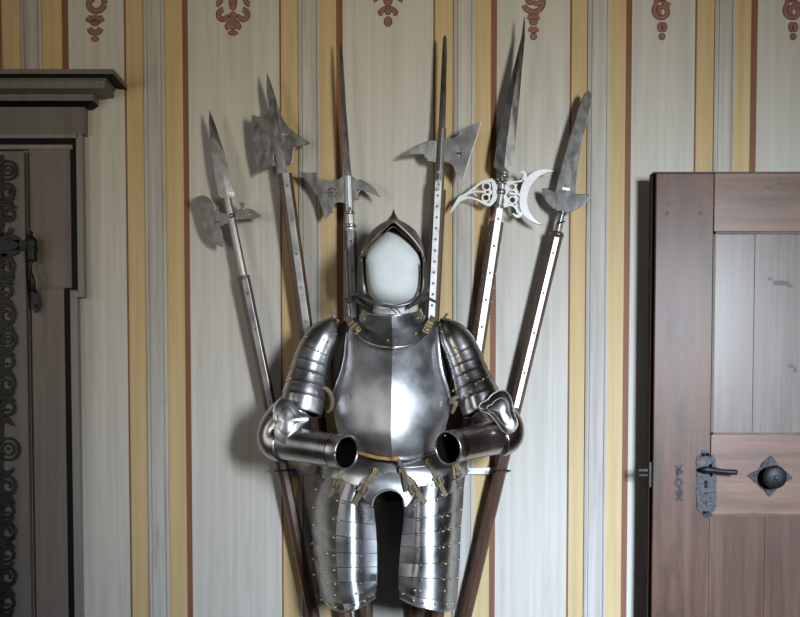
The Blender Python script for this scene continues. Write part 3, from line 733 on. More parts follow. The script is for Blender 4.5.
plate('fluke', [(349, 174.4), (351, 175), (354.4, 177.8), (357.2, 180.2), (359.9, 179), (365.4, 181.2), (374.5, 187.5), (380.8, 197.8), (374.5, 194.3), (366.5, 190.9), (360.8, 189.8), (358.4, 192.6), (357.6, 195), (359.9, 196.6), (359, 199.5), (354.6, 200.4), (349, 200)],
      YBK(-.003), .005, M['blade'], Cw, bevel=.0022, holes=[circ(357.4, 188.6, .8, 8)])
ring(Cw, axC, 226, 6.6, 'steel', h=3.5); ring(Cw, axC, 213, 5.6, 'steel', 'collar', 3)
rivets('socket_pin', [(349.8, 208.6)], 1.6, M['steel_dark'], Cw, Y=lambda x, y: YW(x, y) - .016)
langet(Cw, axC, 229, 330, 6, 6.6, 'steel', step=30); langet(Cw, axC, 250, 330, 2, 6.6, 'blade_bright', dxs=-5, nails=False)

# D: halberd facing right with long spike
axD = shaft_axis(442, 127, -.052)
D_ = weapon('halberd', 'halberd with dark spike, blade facing right pierced with one cross, right of helmet', axD, 190, 7.2, 'shaft_red')
spear('spike', [(444, 444.8, 445.8, 35.5), (443, 444.7, 446.7, 39), (442, 444.4, 447, 55), (440.8, 443.6, 446.3, 80), (439.6, 442.8, 445.9, 105), (438.4, 442, 445.4, 127), (437.8, 441.6, 445.4, 134)], .007, 'blade_dark', D_)
socket(D_, axD, 128, 192, 8.4, 10, 'blade_dark', n=8)
crossD = [(456.8, 151.1), (460.2, 151.1), (460.2, 147.6), (461.3, 147.6), (461.3, 151.1), (464.7, 151.1), (464.7, 152.2), (461.3, 152.2), (461.3, 155.7), (460.2, 155.7), (460.2, 152.2), (456.8, 152.2)]
plate('axe_blade', [(441, 137), (445.5, 137.9), (453.3, 138.4), (458, 134.4), (460.8, 129.6), (467.6, 127.6), (472.8, 123.8), (477.3, 122.6), (482.2, 120.3), (475.4, 141), (467.6, 164.4), (463, 180.2), (461, 178), (458.6, 174), (454.4, 171.6), (454, 167), (450.6, 163.2), (445, 161.8), (441, 161.6)],
      TW(axD, -.0005, -.003), .005, M['blade_bright'], D_, bevel=.0022, holes=[crossD, circ(462.6, 128.8 + 4, .8, 8), circ(470.4, 134, .6, 8)])
plate('fluke', [(441, 140), (436.5, 140.6), (430, 139.8), (419.6, 144.3), (409.3, 150), (400.6, 156.5), (411.8, 154.8), (423.4, 154), (425, 158.2), (427, 158.4), (427.6, 161.8), (430.6, 161), (434, 162.8), (441, 161.4)],
      YBK(-.003), .005, M['blade'], D_)
langet(D_, axD, 180, 335, 6.6, 7.2, 'blade_bright', dxs=-.6, step=11)
rivets('rivet', [(438.6, 172), (438, 180), (437.3, 189)], 1.8, M['steel'], D_, Y=lambda x, y: YW(x, y) - .024)

# E: partisan-like spear with openwork crescent
axE = shaft_axis(504, 173, -.1515)
E = weapon('halberd', 'halberd with very long spear blade above a bright openwork crescent and pierced wing', axE, 222, 7.2, 'shaft_red')
spear('spear_point', [(523.9, 524.3, 524.8, 16.5), (521.4, 522.8, 524.9, 37), (513.2, 517.6, 522, 70), (504.8, 512, 519, 104), (497, 506.8, 515.4, 142), (494.4, 505, 513.8, 160), (493.8, 504.4, 513.2, 166.5), (499, 504, 510, 173.5)], .009, 'blade', E)
socket(E, axE, 172, 213, 7, 7.5, 'blade_bright', n=8)
kn = MB()
for qx, qy in ((497.5, 179.5), (501.5, 177.5), (505.5, 179), (499, 182.5), (504.5, 182.5), (502, 180)):
    kn.add(*dome_geo(U(qx, qy, YW(0, 180) - .008), 2.4 / 325, 1.0))
kn.build('knobbed_collar', M['steel_dark'], E); ring(E, axE, 176, 5.2, 'steel_dark', h=4); ring(E, axE, 206, 5, 'steel', h=2.4); ring(E, axE, 192, 4.6, 'steel_dark', 'socket_band', 5)
plate('crescent_blade', [(554.8, 171.2), (549.8, 168.9), (540, 168.6), (533.2, 171.6), (527.7, 175.8), (522.9, 181.5), (520, 189.8), (519.2, 198), (519.4, 206.4), (521.5, 213.2), (527.7, 219.6), (536, 223.8), (543.2, 225.2), (538, 221), (533.2, 216.7), (528.6, 209), (527, 200.8), (528.4, 192.6), (531.8, 184.3), (538.7, 176.7), (547, 172.6)],
      YBK(-.003), .005, M['blade_white'], E)
def open_work(name, strokes, m='blade_white'):
    mb = MB()
    for pts, w in strokes: ribbon_geo(pts, w, YBK(-.003), .005, mb=mb)
    o = mb.build(name, M[m], E, smooth=False); fixn(o)
    b = o.modifiers.new('b', 'BEVEL'); b.width = .0007; b.segments = 1; b.limit_method = 'ANGLE'
    return o
def cc(x, y, r, n=14): return circ(x, y, r, n) + [(x + r, y)]
open_work('pierced_web', [([(503, 185), (509, 182.6), (516, 181.8), (523, 180.6)], [3.4, 2.4, 2, 2]), (cc(511.9, 187, 3.5), 1.8), (cc(512.5, 200, 3.5), 1.8), ([(504.4, 183.5), (506.4, 190), (505, 195), (506.6, 201), (504.4, 207)], [3, 5, 3.4, 5, 3]),
    ([(514.6, 190), (517, 193.2), (520, 194.6)], 2.2), ([(504, 206.4), (509.8, 204.8), (514.6, 206.4), (517.4, 210), (518, 213)], [3, 2.4, 2.4, 3, 3]), ([(517, 183.6), (515.6, 188), (517.6, 192), (515.2, 195), (517.6, 198), (516, 202.6), (517.6, 207)], 1.9), ([(509, 193.6), (512, 193.4), (515.4, 194.4)], 2.4),
    ([(523.4, 180), (525.4, 175.4), (522.6, 171.6), (518.8, 173.8)], [4, 3.4, 2.4, 1]), ([(521, 212), (519.6, 215.4), (516.4, 216), (512.4, 213.2)], [4.4, 4, 3, 1]), ([(518, 194.6), (521, 194.6)], 3)])
open_work('pierced_wing', [([(493, 180.2), (487, 180.8), (480.8, 183), (469.8, 191.2), (461.5, 197.4)], [4, 3.2, 2.6, 2.4, 3]), ([(489.4, 205), (484, 203), (479.5, 200.8), (469.8, 197.6), (460.6, 198.8)], [3.4, 2.8, 2.2, 2.2, 4]), ([(486, 191.9), (472.6, 191.9), (463, 197.4)], [2.4, 1.8, 2]),
    ([(492.6, 180.6), (494.8, 187), (494.4, 198), (489, 205.4)], [4, 5, 5, 3.4]), (cc(486.6, 186.4, 3.8), 1.9), (cc(486, 197.6, 3.6), 1.9), ([(489, 189.6), (491, 192), (489, 194.6)], 3), ([(463.4, 196), (459, 200), (454.7, 206.2), (450.4, 213.4)], [4.6, 4.4, 2.8, .8]), ([(458.4, 196.8), (462.6, 200.6)], [2, 2]), ([(500, 192), (494, 192)], 4), ([(476, 187.4), (474, 191.8), (476.6, 196.4)], 1.5)])
langet(E, axE, 208, 372, 6.6, 7.4, 'blade_bright', dxs=1.2, step=27)
sr = [y for y in range(232, 370, 14)]
rivets('side_nails', [(axE(y) - 5.6, y + 2) for y in sr] + [(axE(y) + 7, y) for y in sr], .9, M['steel'], E, Y=lambda x, y: YW(x, y) - .012)

# F: glaive with crescent lugs
axF = shaft_axis(562, 213, -.2395)
Fw = weapon('glaive', 'rightmost pole arm with broad round-tipped blade and two curved lugs', axF, 232, 6.4, 'shaft')
plate('blade', [(588.3, 90), (591.2, 92.6), (592, 99.6), (589.8, 111.3), (585.4, 128.8), (581, 150.6), (577.4, 175), (576.2, 194), (585, 193.9), (590.4, 194.8), (586.7, 202.3), (578.6, 208.8), (569, 212.8), (560.8, 212.2), (555.8, 210.4), (547.8, 204), (543, 195.8), (542, 188.4), (546.2, 187.6), (550.6, 190), (555, 191.4), (559.2, 175), (565, 152), (570.8, 133), (576.7, 114.2), (581, 101), (584.6, 92.6)],
      TW(axF, -.00045, -.0035), .006, M['blade'], Fw, bevel=.002)
ribbon('blade_mark', [(562.5, 188.4), (571, 189.6)], 2.4, YBK(-.0045), .003, M['blade_bright'], Fw, N=3)
socket(Fw, axF, 211, 238, 6.6, 9, 'steel', n=8); ring(Fw, axF, 213.5, 4.6, 'steel_dark', h=2.4); ring(Fw, axF, 235, 7.4, 'steel_dark', h=2.2)
ptube('nail', [(557, 224.4, -.07), (560, 222.6, -.078), (565.4, 221.6, -.076)], [.7, .8, .6], M['iron'], Fw, n=6)
langet(Fw, axF, 237, 408, 5, 6.4, 'blade_bright', dxs=.8, step=40)

# rack bar that the shafts rest in
a = U(277, 471, -.03); c = U(509, 471.5, -.03)
rk = thing('weapon_rack', 'flat pale metal bar on wall holding the shafts at hip height of the armour', 'rack', (0, 0, U(391, 471, -.03).z))
zc = U(391, 471.2, -.03).z
box('bar', a.x, U(497, 471, -.03).x, -.018, -.012, zc - .0105, zc + .0105, M['bar'], rk, .001)
for px in (300, 391, 480):
    x = U(px, 471, -.03).x
    box('wall_spacer', x - .012, x + .012, -.012, -.001, zc - .009, zc + .009, M['iron'], rk)
for ax_ in (axA, axB, axC, axD, axE, axF):
    x = ax_(470.5); yv = YW(0, 470)
    ptube('shaft_clip', [(x - 8.5, 471.5, -.018), (x - 8.5, 471, yv - .014), (x - 4, 470.5, yv - .026), (x + 4, 470, yv - .026), (x + 9, 470.8, yv - .014), (x + 10, 471, -.018)], .9, M['iron'], rk, n=6, N=30)
box('hook_end', U(495, 471, -.03).x, U(509, 471, -.03).x, -.02, -.014, zc - .003, zc + .003, M['iron'], rk)

# ------------------------------------------------------------------ mannequin inside the armour
mq = thing('mannequin', 'white padded faceless dummy head filling the open helmet', 'mannequin', (U(391, 470, -.17).x, -.17, U(391, 470, -.17).z))
face = [(391, 230.5), (383, 233), (374, 239), (365, 249), (362, 256), (362.6, 268), (364.4, 281), (367, 292), (374, 299.6), (384, 304), (395, 305.4), (407, 304), (415, 299), (420.6, 290), (422.6, 275), (423, 257), (419, 249), (409, 239), (399, 232.6)]
dish('head', face, -.245, .060, M['pad'], mq, rings=16, thick=None, power=5, surf=False, soft=1, c=(392, 270))
ptube('neck', [(391, 296, -.205), (391, 306, -.2), (391, 322, -.19)], [17, 17.5, 19], M['pad'], mq, n=20)
def etube(name, rows, m, parent, n=28, **kw):
    V = []
    for (xl_, xr_, py, Yc, hy) in rows:
        a = U(xl_, py, Yc); b = U(xr_, py, Yc); c0 = (a + b) / 2; rx = (b.x - a.x) / 2
        V += [(c0.x + rx * math.cos(2 * PI * k / n), Yc - hy * math.sin(2 * PI * k / n), c0.z) for k in range(n)]
    R = len(rows)
    Fc = [(i * n + k, i * n + (k + 1) % n, (i + 1) * n + (k + 1) % n, (i + 1) * n + k) for i in range(R - 1) for k in range(n)]
    Fc += [tuple(range(n)), tuple(range((R - 1) * n, R * n))]
    o = obj(name, V, Fc, m, parent, **kw); fixn(o); return o
etube('padded_body', [(366, 416, 314, -.165, .05), (342, 440, 322, -.165, .055), (333, 448, 334, -.15, .06), (331, 450, 355, -.145, .065), (331, 450, 385, -.145, .07), (338, 446, 410, -.15, .075), (346, 438, 440, -.155, .07), (345, 438, 470, -.155, .065), (352, 430, 500, -.15, .05)], M['cloth'], mq)
x = U(391, 380, -.05).x; z = U(391, 380, -.05).z
box('hanging_bracket', x - .02, x + .02, -.16, -.001, U(391, 345, -.05).z - .02, U(391, 345, -.05).z + .02, M['iron'], None)
box('wall_bracket', x - .025, x + .025, -.1, -.001, z - .04, z + .04, M['iron'], mq)

# ------------------------------------------------------------------ suit of armour
sa = thing('suit_of_armor', 'polished steel half armour with open helmet, arms and thigh plates, mounted before the pole arms', 'suit of armour', (U(391, 600, -.17).x, -.17, U(391, 610, -.17).z))
SB = [M['steel_breast'], M['shade_black']]; ST = [M['steel'], M['shade_black']]; SA = [M['steel_arm'], M['shade_black']]; SD = [M['steel_helmet'], M['shade_black']]; SH = [M['steel_thigh'], M['shade_black']]
br_ = bpy.data.objects['hanging_bracket']; br_.parent = sa; br_.location = -sa.location
# breastplate
bk_ = dict(vee=.20, e=.78)
rows = [sect(349, 436, 320, 321, -.225, -.17, **bk_), sect(347, 437.5, 335, 335, -.258, -.18, **bk_), sect(345.2, 439, 352, 352, -.287, -.185, **bk_),
        sect(343, 441, 370, 370, -.313, -.185, **bk_), sect(337.5, 445.5, 386, 386, -.328, -.175, **bk_), sect(333, 450, 401, 402, -.337, -.165, **bk_),
        sect(333.5, 449, 415, 417, -.343, -.16, **bk_), sect(337, 445, 430, 434, -.346, -.16, **bk_), sect(342, 441.5, 441, 449, -.336, -.165, **bk_), sect(345, 440, 446, 459, -.316, -.17, **bk_)]
bp = patch('breastplate', rows, SB, sa, nv=48, resample=False, crease=12)
for pts in ([(348.6, 321, -.178), (346.6, 340, -.19), (344.6, 358, -.193), (341.5, 372, -.190), (336.5, 385, -.182), (332.5, 397, -.170)], [(436.6, 321, -.178), (438.2, 340, -.19), (440, 358, -.193), (443, 374, -.190), (448, 390, -.18), (450.6, 402, -.168)]):
    ptube('armhole_roll', pts, [1.2, 1.6, 1.7, 1.7, 1.6, 1.2], M['steel'], bp, n=8)
ptube('waist_roll', [(p[0], p[1], p[2] - .002) for p in rows[-1][1:-1]], 1.4, M['steel'], bp, n=8, N=40)
ribbon('staple', [(348.6, 395), (349, 400), (348.6, 406)], 2.2, lambda x, y: depth_at(x, y) - .004, .004, M['steel_dark'], bp)
rivets('rivet', [(395, 349), (346.6, 375)], 1.2, M['steel'], bp)
# backplate
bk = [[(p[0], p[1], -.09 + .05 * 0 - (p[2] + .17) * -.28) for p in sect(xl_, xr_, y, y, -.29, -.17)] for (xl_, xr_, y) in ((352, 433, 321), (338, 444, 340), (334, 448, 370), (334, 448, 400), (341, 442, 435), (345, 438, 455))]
patch('backplate', bk, [M['shade_black'], M['shade_black']], sa, nv=20, resample=False, surf=False)  # coloured black for the shade behind the armholes
# gorget: collar lames and plate
gt = patch('gorget', [sect(356, 428.5, 318, 328, -.290, -.19, yp=.8, vee=.17, e=.8), sect(355.5, 429, 321, 334, -.296, -.19, yp=.8, vee=.17, e=.8), sect(355.5, 429.5, 324, 341, -.304, -.195, yp=.85, vee=.17, e=.8), sect(356.5, 429, 326, 347.2, -.311, -.205, yp=.9, vee=.17, e=.8)], ST, sa, nv=14, resample=False, crease=12)
ptube('gorget_edge', [(p[0], p[1], p[2] - .003) for p in sect(356.5, 429, 326, 347.2, -.311, -.205, yp=.9, vee=.17, e=.8)][1:-1], 1.3, M['steel'], gt, n=8, N=36)
for k, (xa_, xb_, ys, yc, yf) in enumerate(((362.6, 420.8, 308, 315.4, -.276), (361.2, 422.2, 311.2, 319.4, -.280), (359.4, 424.6, 314.6, 324, -.284))):
    patch('collar_lame', [sect(xa_, xb_, ys, yc, yf, -.185, yp=.8, vee=.17, e=.8), sect(xa_ - 1.2, xb_ + 1.2, ys + 4.6, yc + 5.2, yf - .004, -.19, yp=.8, vee=.17, e=.8)], ST, gt, nv=3, resample=False, crease=12, lip=True)
ptube('collar_edge', [(p[0], p[1], p[2] - .001) for p in sect(362.6, 420.8, 308, 315.4, -.276, -.185, yp=.8)][1:-1], 1.2, M['steel'], gt, n=8, N=30)
rivets('rivet', [(363.5, 318.5), (417.8, 317.6), (421, 318), (387.6, 340.4), (416, 333.4), (395.5, 340)], 1.15, M['brass'], gt)
# shoulder straps
for pts, bk_ in (([(345.6, 316.5), (350, 321.5), (354.6, 327), (358.4, 331.8)], (356.8, 330.4)), ([(433.6, 316.6), (431, 321.5), (428, 327), (425.4, 331.8)], (426.6, 329.8))):
    Yst = [-.205, -.235, -.262, -.285]
    V = MB(); q = [(p[0], p[1], y) for p, y in zip(pts, Yst)]
    fn = lambda x, y, q=q: (lambda t: -.205 - .088 * t)((y - 316.5) / 15.3)
    s = ribbon('shoulder_strap', pts, 6.4, fn, .004, M['leather_tan'], sa, bevel=.0008)
    mbb = MB()
    for t in (.42, .62, .82, .98):
        x = pts[0][0] + (pts[-1][0] - pts[0][0]) * t; y = pts[0][1] + (pts[-1][1] - pts[0][1]) * t
        dxp = (pts[-1][1] - pts[0][1]) / 19 * 3.6; dyp = -(pts[-1][0] - pts[0][0]) / 19 * 3.6
        ribbon_geo([(x - dxp, y - dyp), (x + dxp, y + dyp)], 2.2, lambda a_, b_: fn(a_, y) - .004, .004, mb=mbb, N=3)
    o = mbb.build('buckle', M['bronze'], s, smooth=False); fixn(o)
    rivets('buckle_stud', [bk_], 1.9, M['brass'], s, Y=-.298)
# arms: spaudler lames over the upper arm
def arm(axis, cuts, name, ST_, rv):
    D = cr(axis, 61)
    P = [U(q[0], q[1], q[2]) for q in D]; R = [q[3] / ppm(q[2]) for q in D]
    root_o = None
    for i, (t0, t1) in enumerate(cuts):
        i0 = int(t0 * 60); i1 = int(t1 * 60)
        Ps = P[i0:i1 + 1]; n = len(Ps)
        Rs = [R[i0 + k] * (1 + (.045 if i else .0) * ((k / max(n - 1, 1)) - .2)) + (.0012 if k == n - 1 else 0) for k in range(n)]
        tdir = (Ps[-1] - Ps[-2]).normalized(); Ps = Ps + [Ps[-1] + tdir * .003]; Rs = Rs + [Rs[-1] - .006]
        o = tube3(name if i == 0 else 'lame', Ps, Rs, ST_, root_o or sa, n=36, closed_ends=False, solid=.0018)
        if i == 0: root_o = o
    for q in D[8::2]:
        for k in range(-6, 7):
            f = k / 6.5; a = Vector((-q[1] * 0 + 1, .35)).normalized()
            SURF.append((q[0] + f * q[3] * .93, q[1] + f * q[3] * .34 * rv, q[2] - q[3] / ppm(q[2]) * math.sqrt(1 - f * f)))
    return root_o
axL = [(336.8, 317.6, -.175, .8), (333, 322, -.175, 7.2), (325.4, 333, -.175, 14.6), (319, 344, -.176, 17), (313.6, 356, -.178, 18), (310, 368, -.182, 18.6), (307, 380, -.186, 19.6), (305.2, 391, -.19, 21.2), (303, 402, -.195, 21.4), (301, 412, -.2, 20.6)]
cutsL = [(0, .40), (.385, .52), (.505, .63), (.615, .74), (.725, .86), (.845, 1)]
pl = arm(axL, cutsL, 'spaudler', ST, 1)
rivets('rivet', [(338, 320.4), (331.6, 332.6), (335.8, 334), (328, 342.4), (330, 348), (318.4, 351), (315, 361.4), (318.4, 363), (294, 366), (313, 373.2), (289.6, 378), (308.4, 382.8), (305.8, 336.6), (323.8, 340)], 1.2, M['brass'], pl)
axR = [(440.6, 318.4, -.175, .8), (444, 323, -.175, 7.2), (452, 334.5, -.175, 14.8), (458.6, 346, -.176, 17.2), (464, 358, -.178, 18), (468.4, 370, -.182, 18.4), (472.4, 381, -.186, 19.4), (476, 391, -.19, 20.8), (479.6, 401, -.195, 21), (482.6, 411, -.2, 20.4)]
pr = arm(axR, cutsL, 'spaudler', SA, -1)
rivets('rivet', [(439.8, 324.6), (441.6, 331.4), (443.4, 341), (447, 352.4), (453.6, 347.6), (456.6, 347.4), (459, 357.6), (463, 368), (467.6, 378), (476, 384), (483, 379), (453, 391)], 1.2, M['brass'], pr)
# pegs on the shoulders
ptube('shoulder_peg', [(330.6, 311.6, -.18), (333, 315, -.18), (335.4, 319.5, -.178)], [1.0, 1.2, 1.0], M['steel_dark'], sa, n=8)
ptube('shoulder_peg', [(447.6, 313.4, -.18), (445, 316.6, -.18), (442, 320.5, -.178)], [1.2, 1.1, 1.0], M['leather_dark'], sa, n=8)
# arm straps
ptube('arm_strap', [(322, 388, -.245), (326, 388.6, -.245), (330.6, 394, -.235), (332.4, 402, -.225), (330.6, 409.6, -.21), (327, 412, -.2)], [1.4, 2, 2.4, 2.4, 2, 1.4], M['leather_tan'], sa, n=8)
ptube('arm_strap', [(458.6, 396.6, -.24), (454, 398.6, -.24), (450, 403, -.232), (455.6, 402.4, -.235), (454, 408, -.225), (452, 413.4, -.215)], [1.6, 2.4, 1.6, 2.6, 2.2, 1.4], M['leather_tan'], sa, n=8)
# elbows
cl = ptube('couter', [(299, 406, -.198, ), (291, 415, -.20), (284, 423, -.202), (278, 431, -.206), (275.6, 438, -.212), (278, 443, -.222), (284, 444.6, -.235)], [19, 20.4, 21, 20, 18.8, 18, 17.4], ST, sa, n=36, N=30, closed_ends=True)
cr_ = ptube('couter', [(484, 405, -.198), (491, 413, -.20), (498, 420, -.202), (504, 427.6, -.206), (505.8, 434, -.212), (503, 438, -.222), (497, 440, -.235)], [18.6, 20, 20.6, 20, 18.4, 17.8, 17.2], SA, sa, n=36, N=30, closed_ends=True)
wl = dish('couter_wing', [(272, 413), (275.5, 402.5), (282, 397.4), (290, 399.4), (295.6, 406.4), (300, 413), (307.6, 415.6), (309, 421), (300, 425), (296, 434), (291, 441.4), (285, 444), (278, 439.6), (274, 434.4), (276.6, 424.5), (272, 420.5)], lambda x, y: -.283 - (y - 400) * .00045, .012, ST, cl, rings=14, ripple=.0008, c=(286, 420))
wr = dish('couter_wing', [(478, 408), (480.4, 402.6), (487.4, 400), (491, 394.6), (500.6, 389.4), (507.6, 392), (512.4, 401), (513.4, 412), (518.6, 423), (515, 431), (507.6, 434.4), (502, 430.6), (495, 421), (489, 413.6), (481, 411.4)], lambda x, y: -.283 - (y - 395) * .00045, .012, SA, cr_, rings=14, ripple=.0008, c=(500, 411))
rim('wing_rim', [(272, 413), (275.5, 402.5), (282, 397.4), (290, 399.4), (295.6, 406.4), (300, 413), (307.6, 415.6), (309, 421), (300, 425), (296, 434), (291, 441.4), (285, 444), (278, 439.6), (274, 434.4), (276.6, 424.5), (272, 420.5)], lambda x, y: -.284 - (y - 400) * .00045, .7, M['steel_dark'], wl)
rim('wing_rim', [(478, 408), (480.4, 402.6), (487.4, 400), (491, 394.6), (500.6, 389.4), (507.6, 392), (512.4, 401), (513.4, 412), (518.6, 423), (515, 431), (507.6, 434.4), (502, 430.6), (495, 421), (489, 413.6), (481, 411.4)], lambda x, y: -.284 - (y - 395) * .00045, .7, M['steel_dark'], wr)
rim('wing_line', [(286 + (p[0] - 286) * .62, 420 + (p[1] - 420) * .62) for p in [(272, 413), (275.5, 402.5), (282, 397.4), (290, 399.4), (295.6, 406.4), (300, 413), (307.6, 415.6), (309, 421), (300, 425), (296, 434), (291, 441.4), (285, 444), (278, 439.6), (274, 434.4), (276.6, 424.5), (272, 420.5)]], lambda x, y: -.2832 - (y - 400) * .00045 - .0074, .42, M['steel_dark'], wl)
rim('wing_line', [(500 + (p[0] - 500) * .62, 411 + (p[1] - 411) * .62) for p in [(478, 408), (480.4, 402.6), (487.4, 400), (491, 394.6), (500.6, 389.4), (507.6, 392), (512.4, 401), (513.4, 412), (518.6, 423), (515, 431), (507.6, 434.4), (502, 430.6), (495, 421), (489, 413.6), (481, 411.4)]], lambda x, y: -.2832 - (y - 395) * .00045 - .0074, .42, M['steel_dark'], wr)
rivets('rivet', [(269.4, 418.6), (271.2, 434.4), (273.6, 442.4)], 1.2, M['brass'], cl, Y=-.268)
rivets('rivet', [(500, 410.6), (514.6, 411), (514.4, 426.6)], 1.2, M['brass'], cr_, Y=-.272)
# forearms
def vambrace(e, c_, re, rc, ST_, rim_m):
    P = [e.lerp(c_, i / 12) for i in range(13)]
    R = [re + (rc - re) * i / 12 for i in range(13)]
    v = tube3('vambrace', P, R, ST_, sa, n=40, closed_ends=False, solid=.0022)
    d = (c_ - e)
    tube3('cuff_band', [e + d * t for t in (.86, .90, .95, 1.0)], [rc + .0035, rc + .0022, rc + .0022, rc + .0034], ST_, v, n=40, closed_ends=False, solid=.0015)
    tt = d.normalized(); ax1 = tt.cross(Vector((0, 0, 1))).normalized(); ax2 = ax1.cross(tt)
    for q, rr in ((.85, rc + .0022), (.06, re + .0005)):
        cq = e + d * q
        tube3('seam', [cq + ax1 * (rr * math.cos(2 * PI * k / 40)) + ax2 * (rr * math.sin(2 * PI * k / 40)) for k in range(41)], [.0011] * 41, M['shade_black'], v, n=6)
    # rolled rim
    t = d.normalized(); xx = t.cross(Vector((0, 0, 1))).normalized(); yy = xx.cross(t)
    ringp = [c_ + xx * ((rc + .002) * math.cos(2 * PI * k / 40)) + yy * ((rc + .002) * math.sin(2 * PI * k / 40)) for k in range(41)]
    tube3('cuff_rim', ringp, [.0028] * 41, rim_m, v, n=8)
    tube3('elbow_band', [e + d * k for k in (-.02, .0, .03, .05)], [re + .001, re + .0035, re + .0035, re + .002], ST_, v, n=40, closed_ends=False, solid=.0015)
    return v
vl = vambrace(U(279, 441.5, -.218), U(346.3, 452.6, -.385), .0505, .0452, ST, M['steel'])
vr = vambrace(U(500, 436.4, -.218), U(448, 448, -.385), .0505, .0440, SA, M['steel'])
rivets('rivet', [(307.6, 440.4)], 1.2, M['steel_dark'], vl, Y=-.345)
rivets('rivet', [(478, 432.6), (488.6, 428.6)], 1.2, M['steel_dark'], vr, Y=-.325)
rivets('rivet', [(460, 439.4), (445, 435.6)], 1.1, M['brass'], vr, Y=-.405)
# helmet
S = [(357.2, 292), (357, 280), (357.6, 268), (359.6, 257), (362.6, 247), (368.4, 235), (377.4, 226), (387, 220.4), (393.6, 217.6), (400, 220.2), (408, 224.6), (416, 231.6), (421.4, 242), (424, 253), (425.6, 264), (427.4, 278), (428.6, 292)]
Eo = [(366.6, 294), (364.2, 281), (362.6, 268), (361.4, 257.5), (363.6, 251), (370.6, 242.2), (379, 233.2), (387, 226), (393.2, 221.6), (400, 226.2), (409, 234.6), (416.4, 243.2), (421.8, 251.4), (423.4, 257.8), (423.4, 268), (422.8, 281), (420.6, 294)]
def mixrow(a, b, t, Ya, Yb, bul=0):
    return [((p[0] * (1 - t) + q[0] * t), (p[1] * (1 - t) + q[1] * t), Ya + (Yb - Ya) * t) for p, q in zip(a, b)]
cx_, cy_ = 393, 262
def shrink(a, s, Y): return [(cx_ + (p[0] - cx_) * s, cy_ + (p[1] - cy_) * s if p[1] < cy_ else p[1], Y) for p in a]
hr = [[(*p, -.312 + max(0, (p[1] - 222) / 74) * .05) for p in Eo], [(p[0] * .5 + q[0] * .5 + (p[0] - 393) * .008, p[1] * .5 + q[1] * .5, -.265) for p, q in zip(Eo, S)], [(*p, -.21) for p in S], shrink(S, .96, -.165), shrink(S, .8, -.125), shrink(S, .5, -.105), shrink(S, .08, -.098)]
hm = patch('helmet', hr, SD, sa, nu=49, nv=26, thick=.0022, surf=False, centre=U(393, 262, -.2))
ptube('brim_roll', [(p[0], p[1], -.314 + max(0, (p[1] - 222) / 74) * .05) for p in Eo[3:14]], 1.3, M['steel_dark'], hm, n=8, N=50)
ptube('lining_edge', [(361.8 + 1.5, 257, -.285), (366, 250.8, -.288), (373, 243.4, -.29), (381, 236.6, -.292), (388, 230, -.294), (393.4, 226.6, -.294), (399.4, 230.4, -.294), (407, 237, -.292), (414, 244, -.29), (419.6, 252, -.287)], .7, M['bronze'], hm, n=6, N=40)
V_ = [(393.7, 209, .25), (393.6, 212.4, 1.3), (393.5, 215.6, 2.7), (393.4, 218.6, 4.8), (393.3, 221.6, 7)]
tube3('spike', [U(q[0], q[1], -.215) for q in V_], [q[2] / 342 for q in V_], M['steel_dark'], hm, n=16)
for pts in ([(361, 262), (359.8, 275), (360.6, 287), (364, 296)], [(425, 262), (426.4, 275), (426, 287), (422.6, 296)]):
    ribbon('cheek_piece', [(p[0], p[1]) for p in pts], [3, 4, 4, 3], -.312, .004, M['iron'], hm, bevel=.0012)
ptube('chin_strap', [(358, 296, -.255), (363, 297.4, -.27), (371, 301.6, -.285), (382, 305, -.297), (395, 306.2, -.302), (408, 303.6, -.297), (416, 298.6, -.285), (421.6, 294.8, -.27)], [1.2, 1.5, 1.6, 1.7, 1.7, 1.6, 1.5, 1.3], M['steel_dark'], hm, n=8, N=40)
plate('neck_flange', [(343.4, 297.6), (347, 298.8), (353.6, 295.8), (357.4, 291.4), (361, 296), (368, 300.4), (374, 303.6), (373, 308.6), (364, 307), (357, 303), (351.6, 302.6), (347, 303.6)], -.250, .004, M['iron'], hm)
plate('neck_flange', [(437, 302.4), (434.6, 303), (427, 299), (424, 301.6), (416, 305), (408, 309.6), (407, 306), (414.6, 300.6), (421, 295.4), (424.6, 294.6), (430, 297.4), (436, 300.4)], -.250, .004, M['iron'], hm)
ptube('strap_tie', [(388, 306.4, -.298), (392, 309.4, -.297), (396.4, 313.4, -.29)], [.8, .7, .6], M['leather_dark'], hm, n=6)
ptube('strap_tie', [(391, 306.4, -.298), (396, 308.6, -.297), (400.4, 313, -.29)], [.8, .7, .6], M['leather_dark'], hm, n=6)
rivets('rivet', [(361.6, 252), (372, 240)], 1.0, M['brass'], hm, Y=-.318)
# fauld
fd = patch('fauld', [sect(344, 441, 446, 458, -.290, -.165, e=.8), sect(336, 449, 452, 463.5, -.300, -.155, e=.8), sect(328, 457, 457, 467.5, -.305, -.15, e=.8)], ST, sa, nv=14, resample=False, lip=True)
patch('lame', [sect(329, 456, 455.5, 465.5, -.300, -.148, e=.8), sect(322.5, 463.5, 461.5, 471, -.306, -.143, e=.75), sect(319, 467, 466, 478, -.311, -.14, e=.75), sect(317, 468.5, 470, 487, -.314, -.138, e=.75)], ST, fd, nv=14, resample=False, lip=True)
top = [(357, 489), (361, 480.5), (371, 474.6), (390, 472.4), (406, 474.6), (415, 480.5), (419, 489)]
arch = [(372, 508), (374, 499), (380, 492.6), (390, 489.8), (399, 492.6), (403.6, 499), (405, 508)]
mid = [((a[0] + b[0]) / 2, (a[1] + b[1]) / 2 + .6) for a, b in zip(top, arch)]
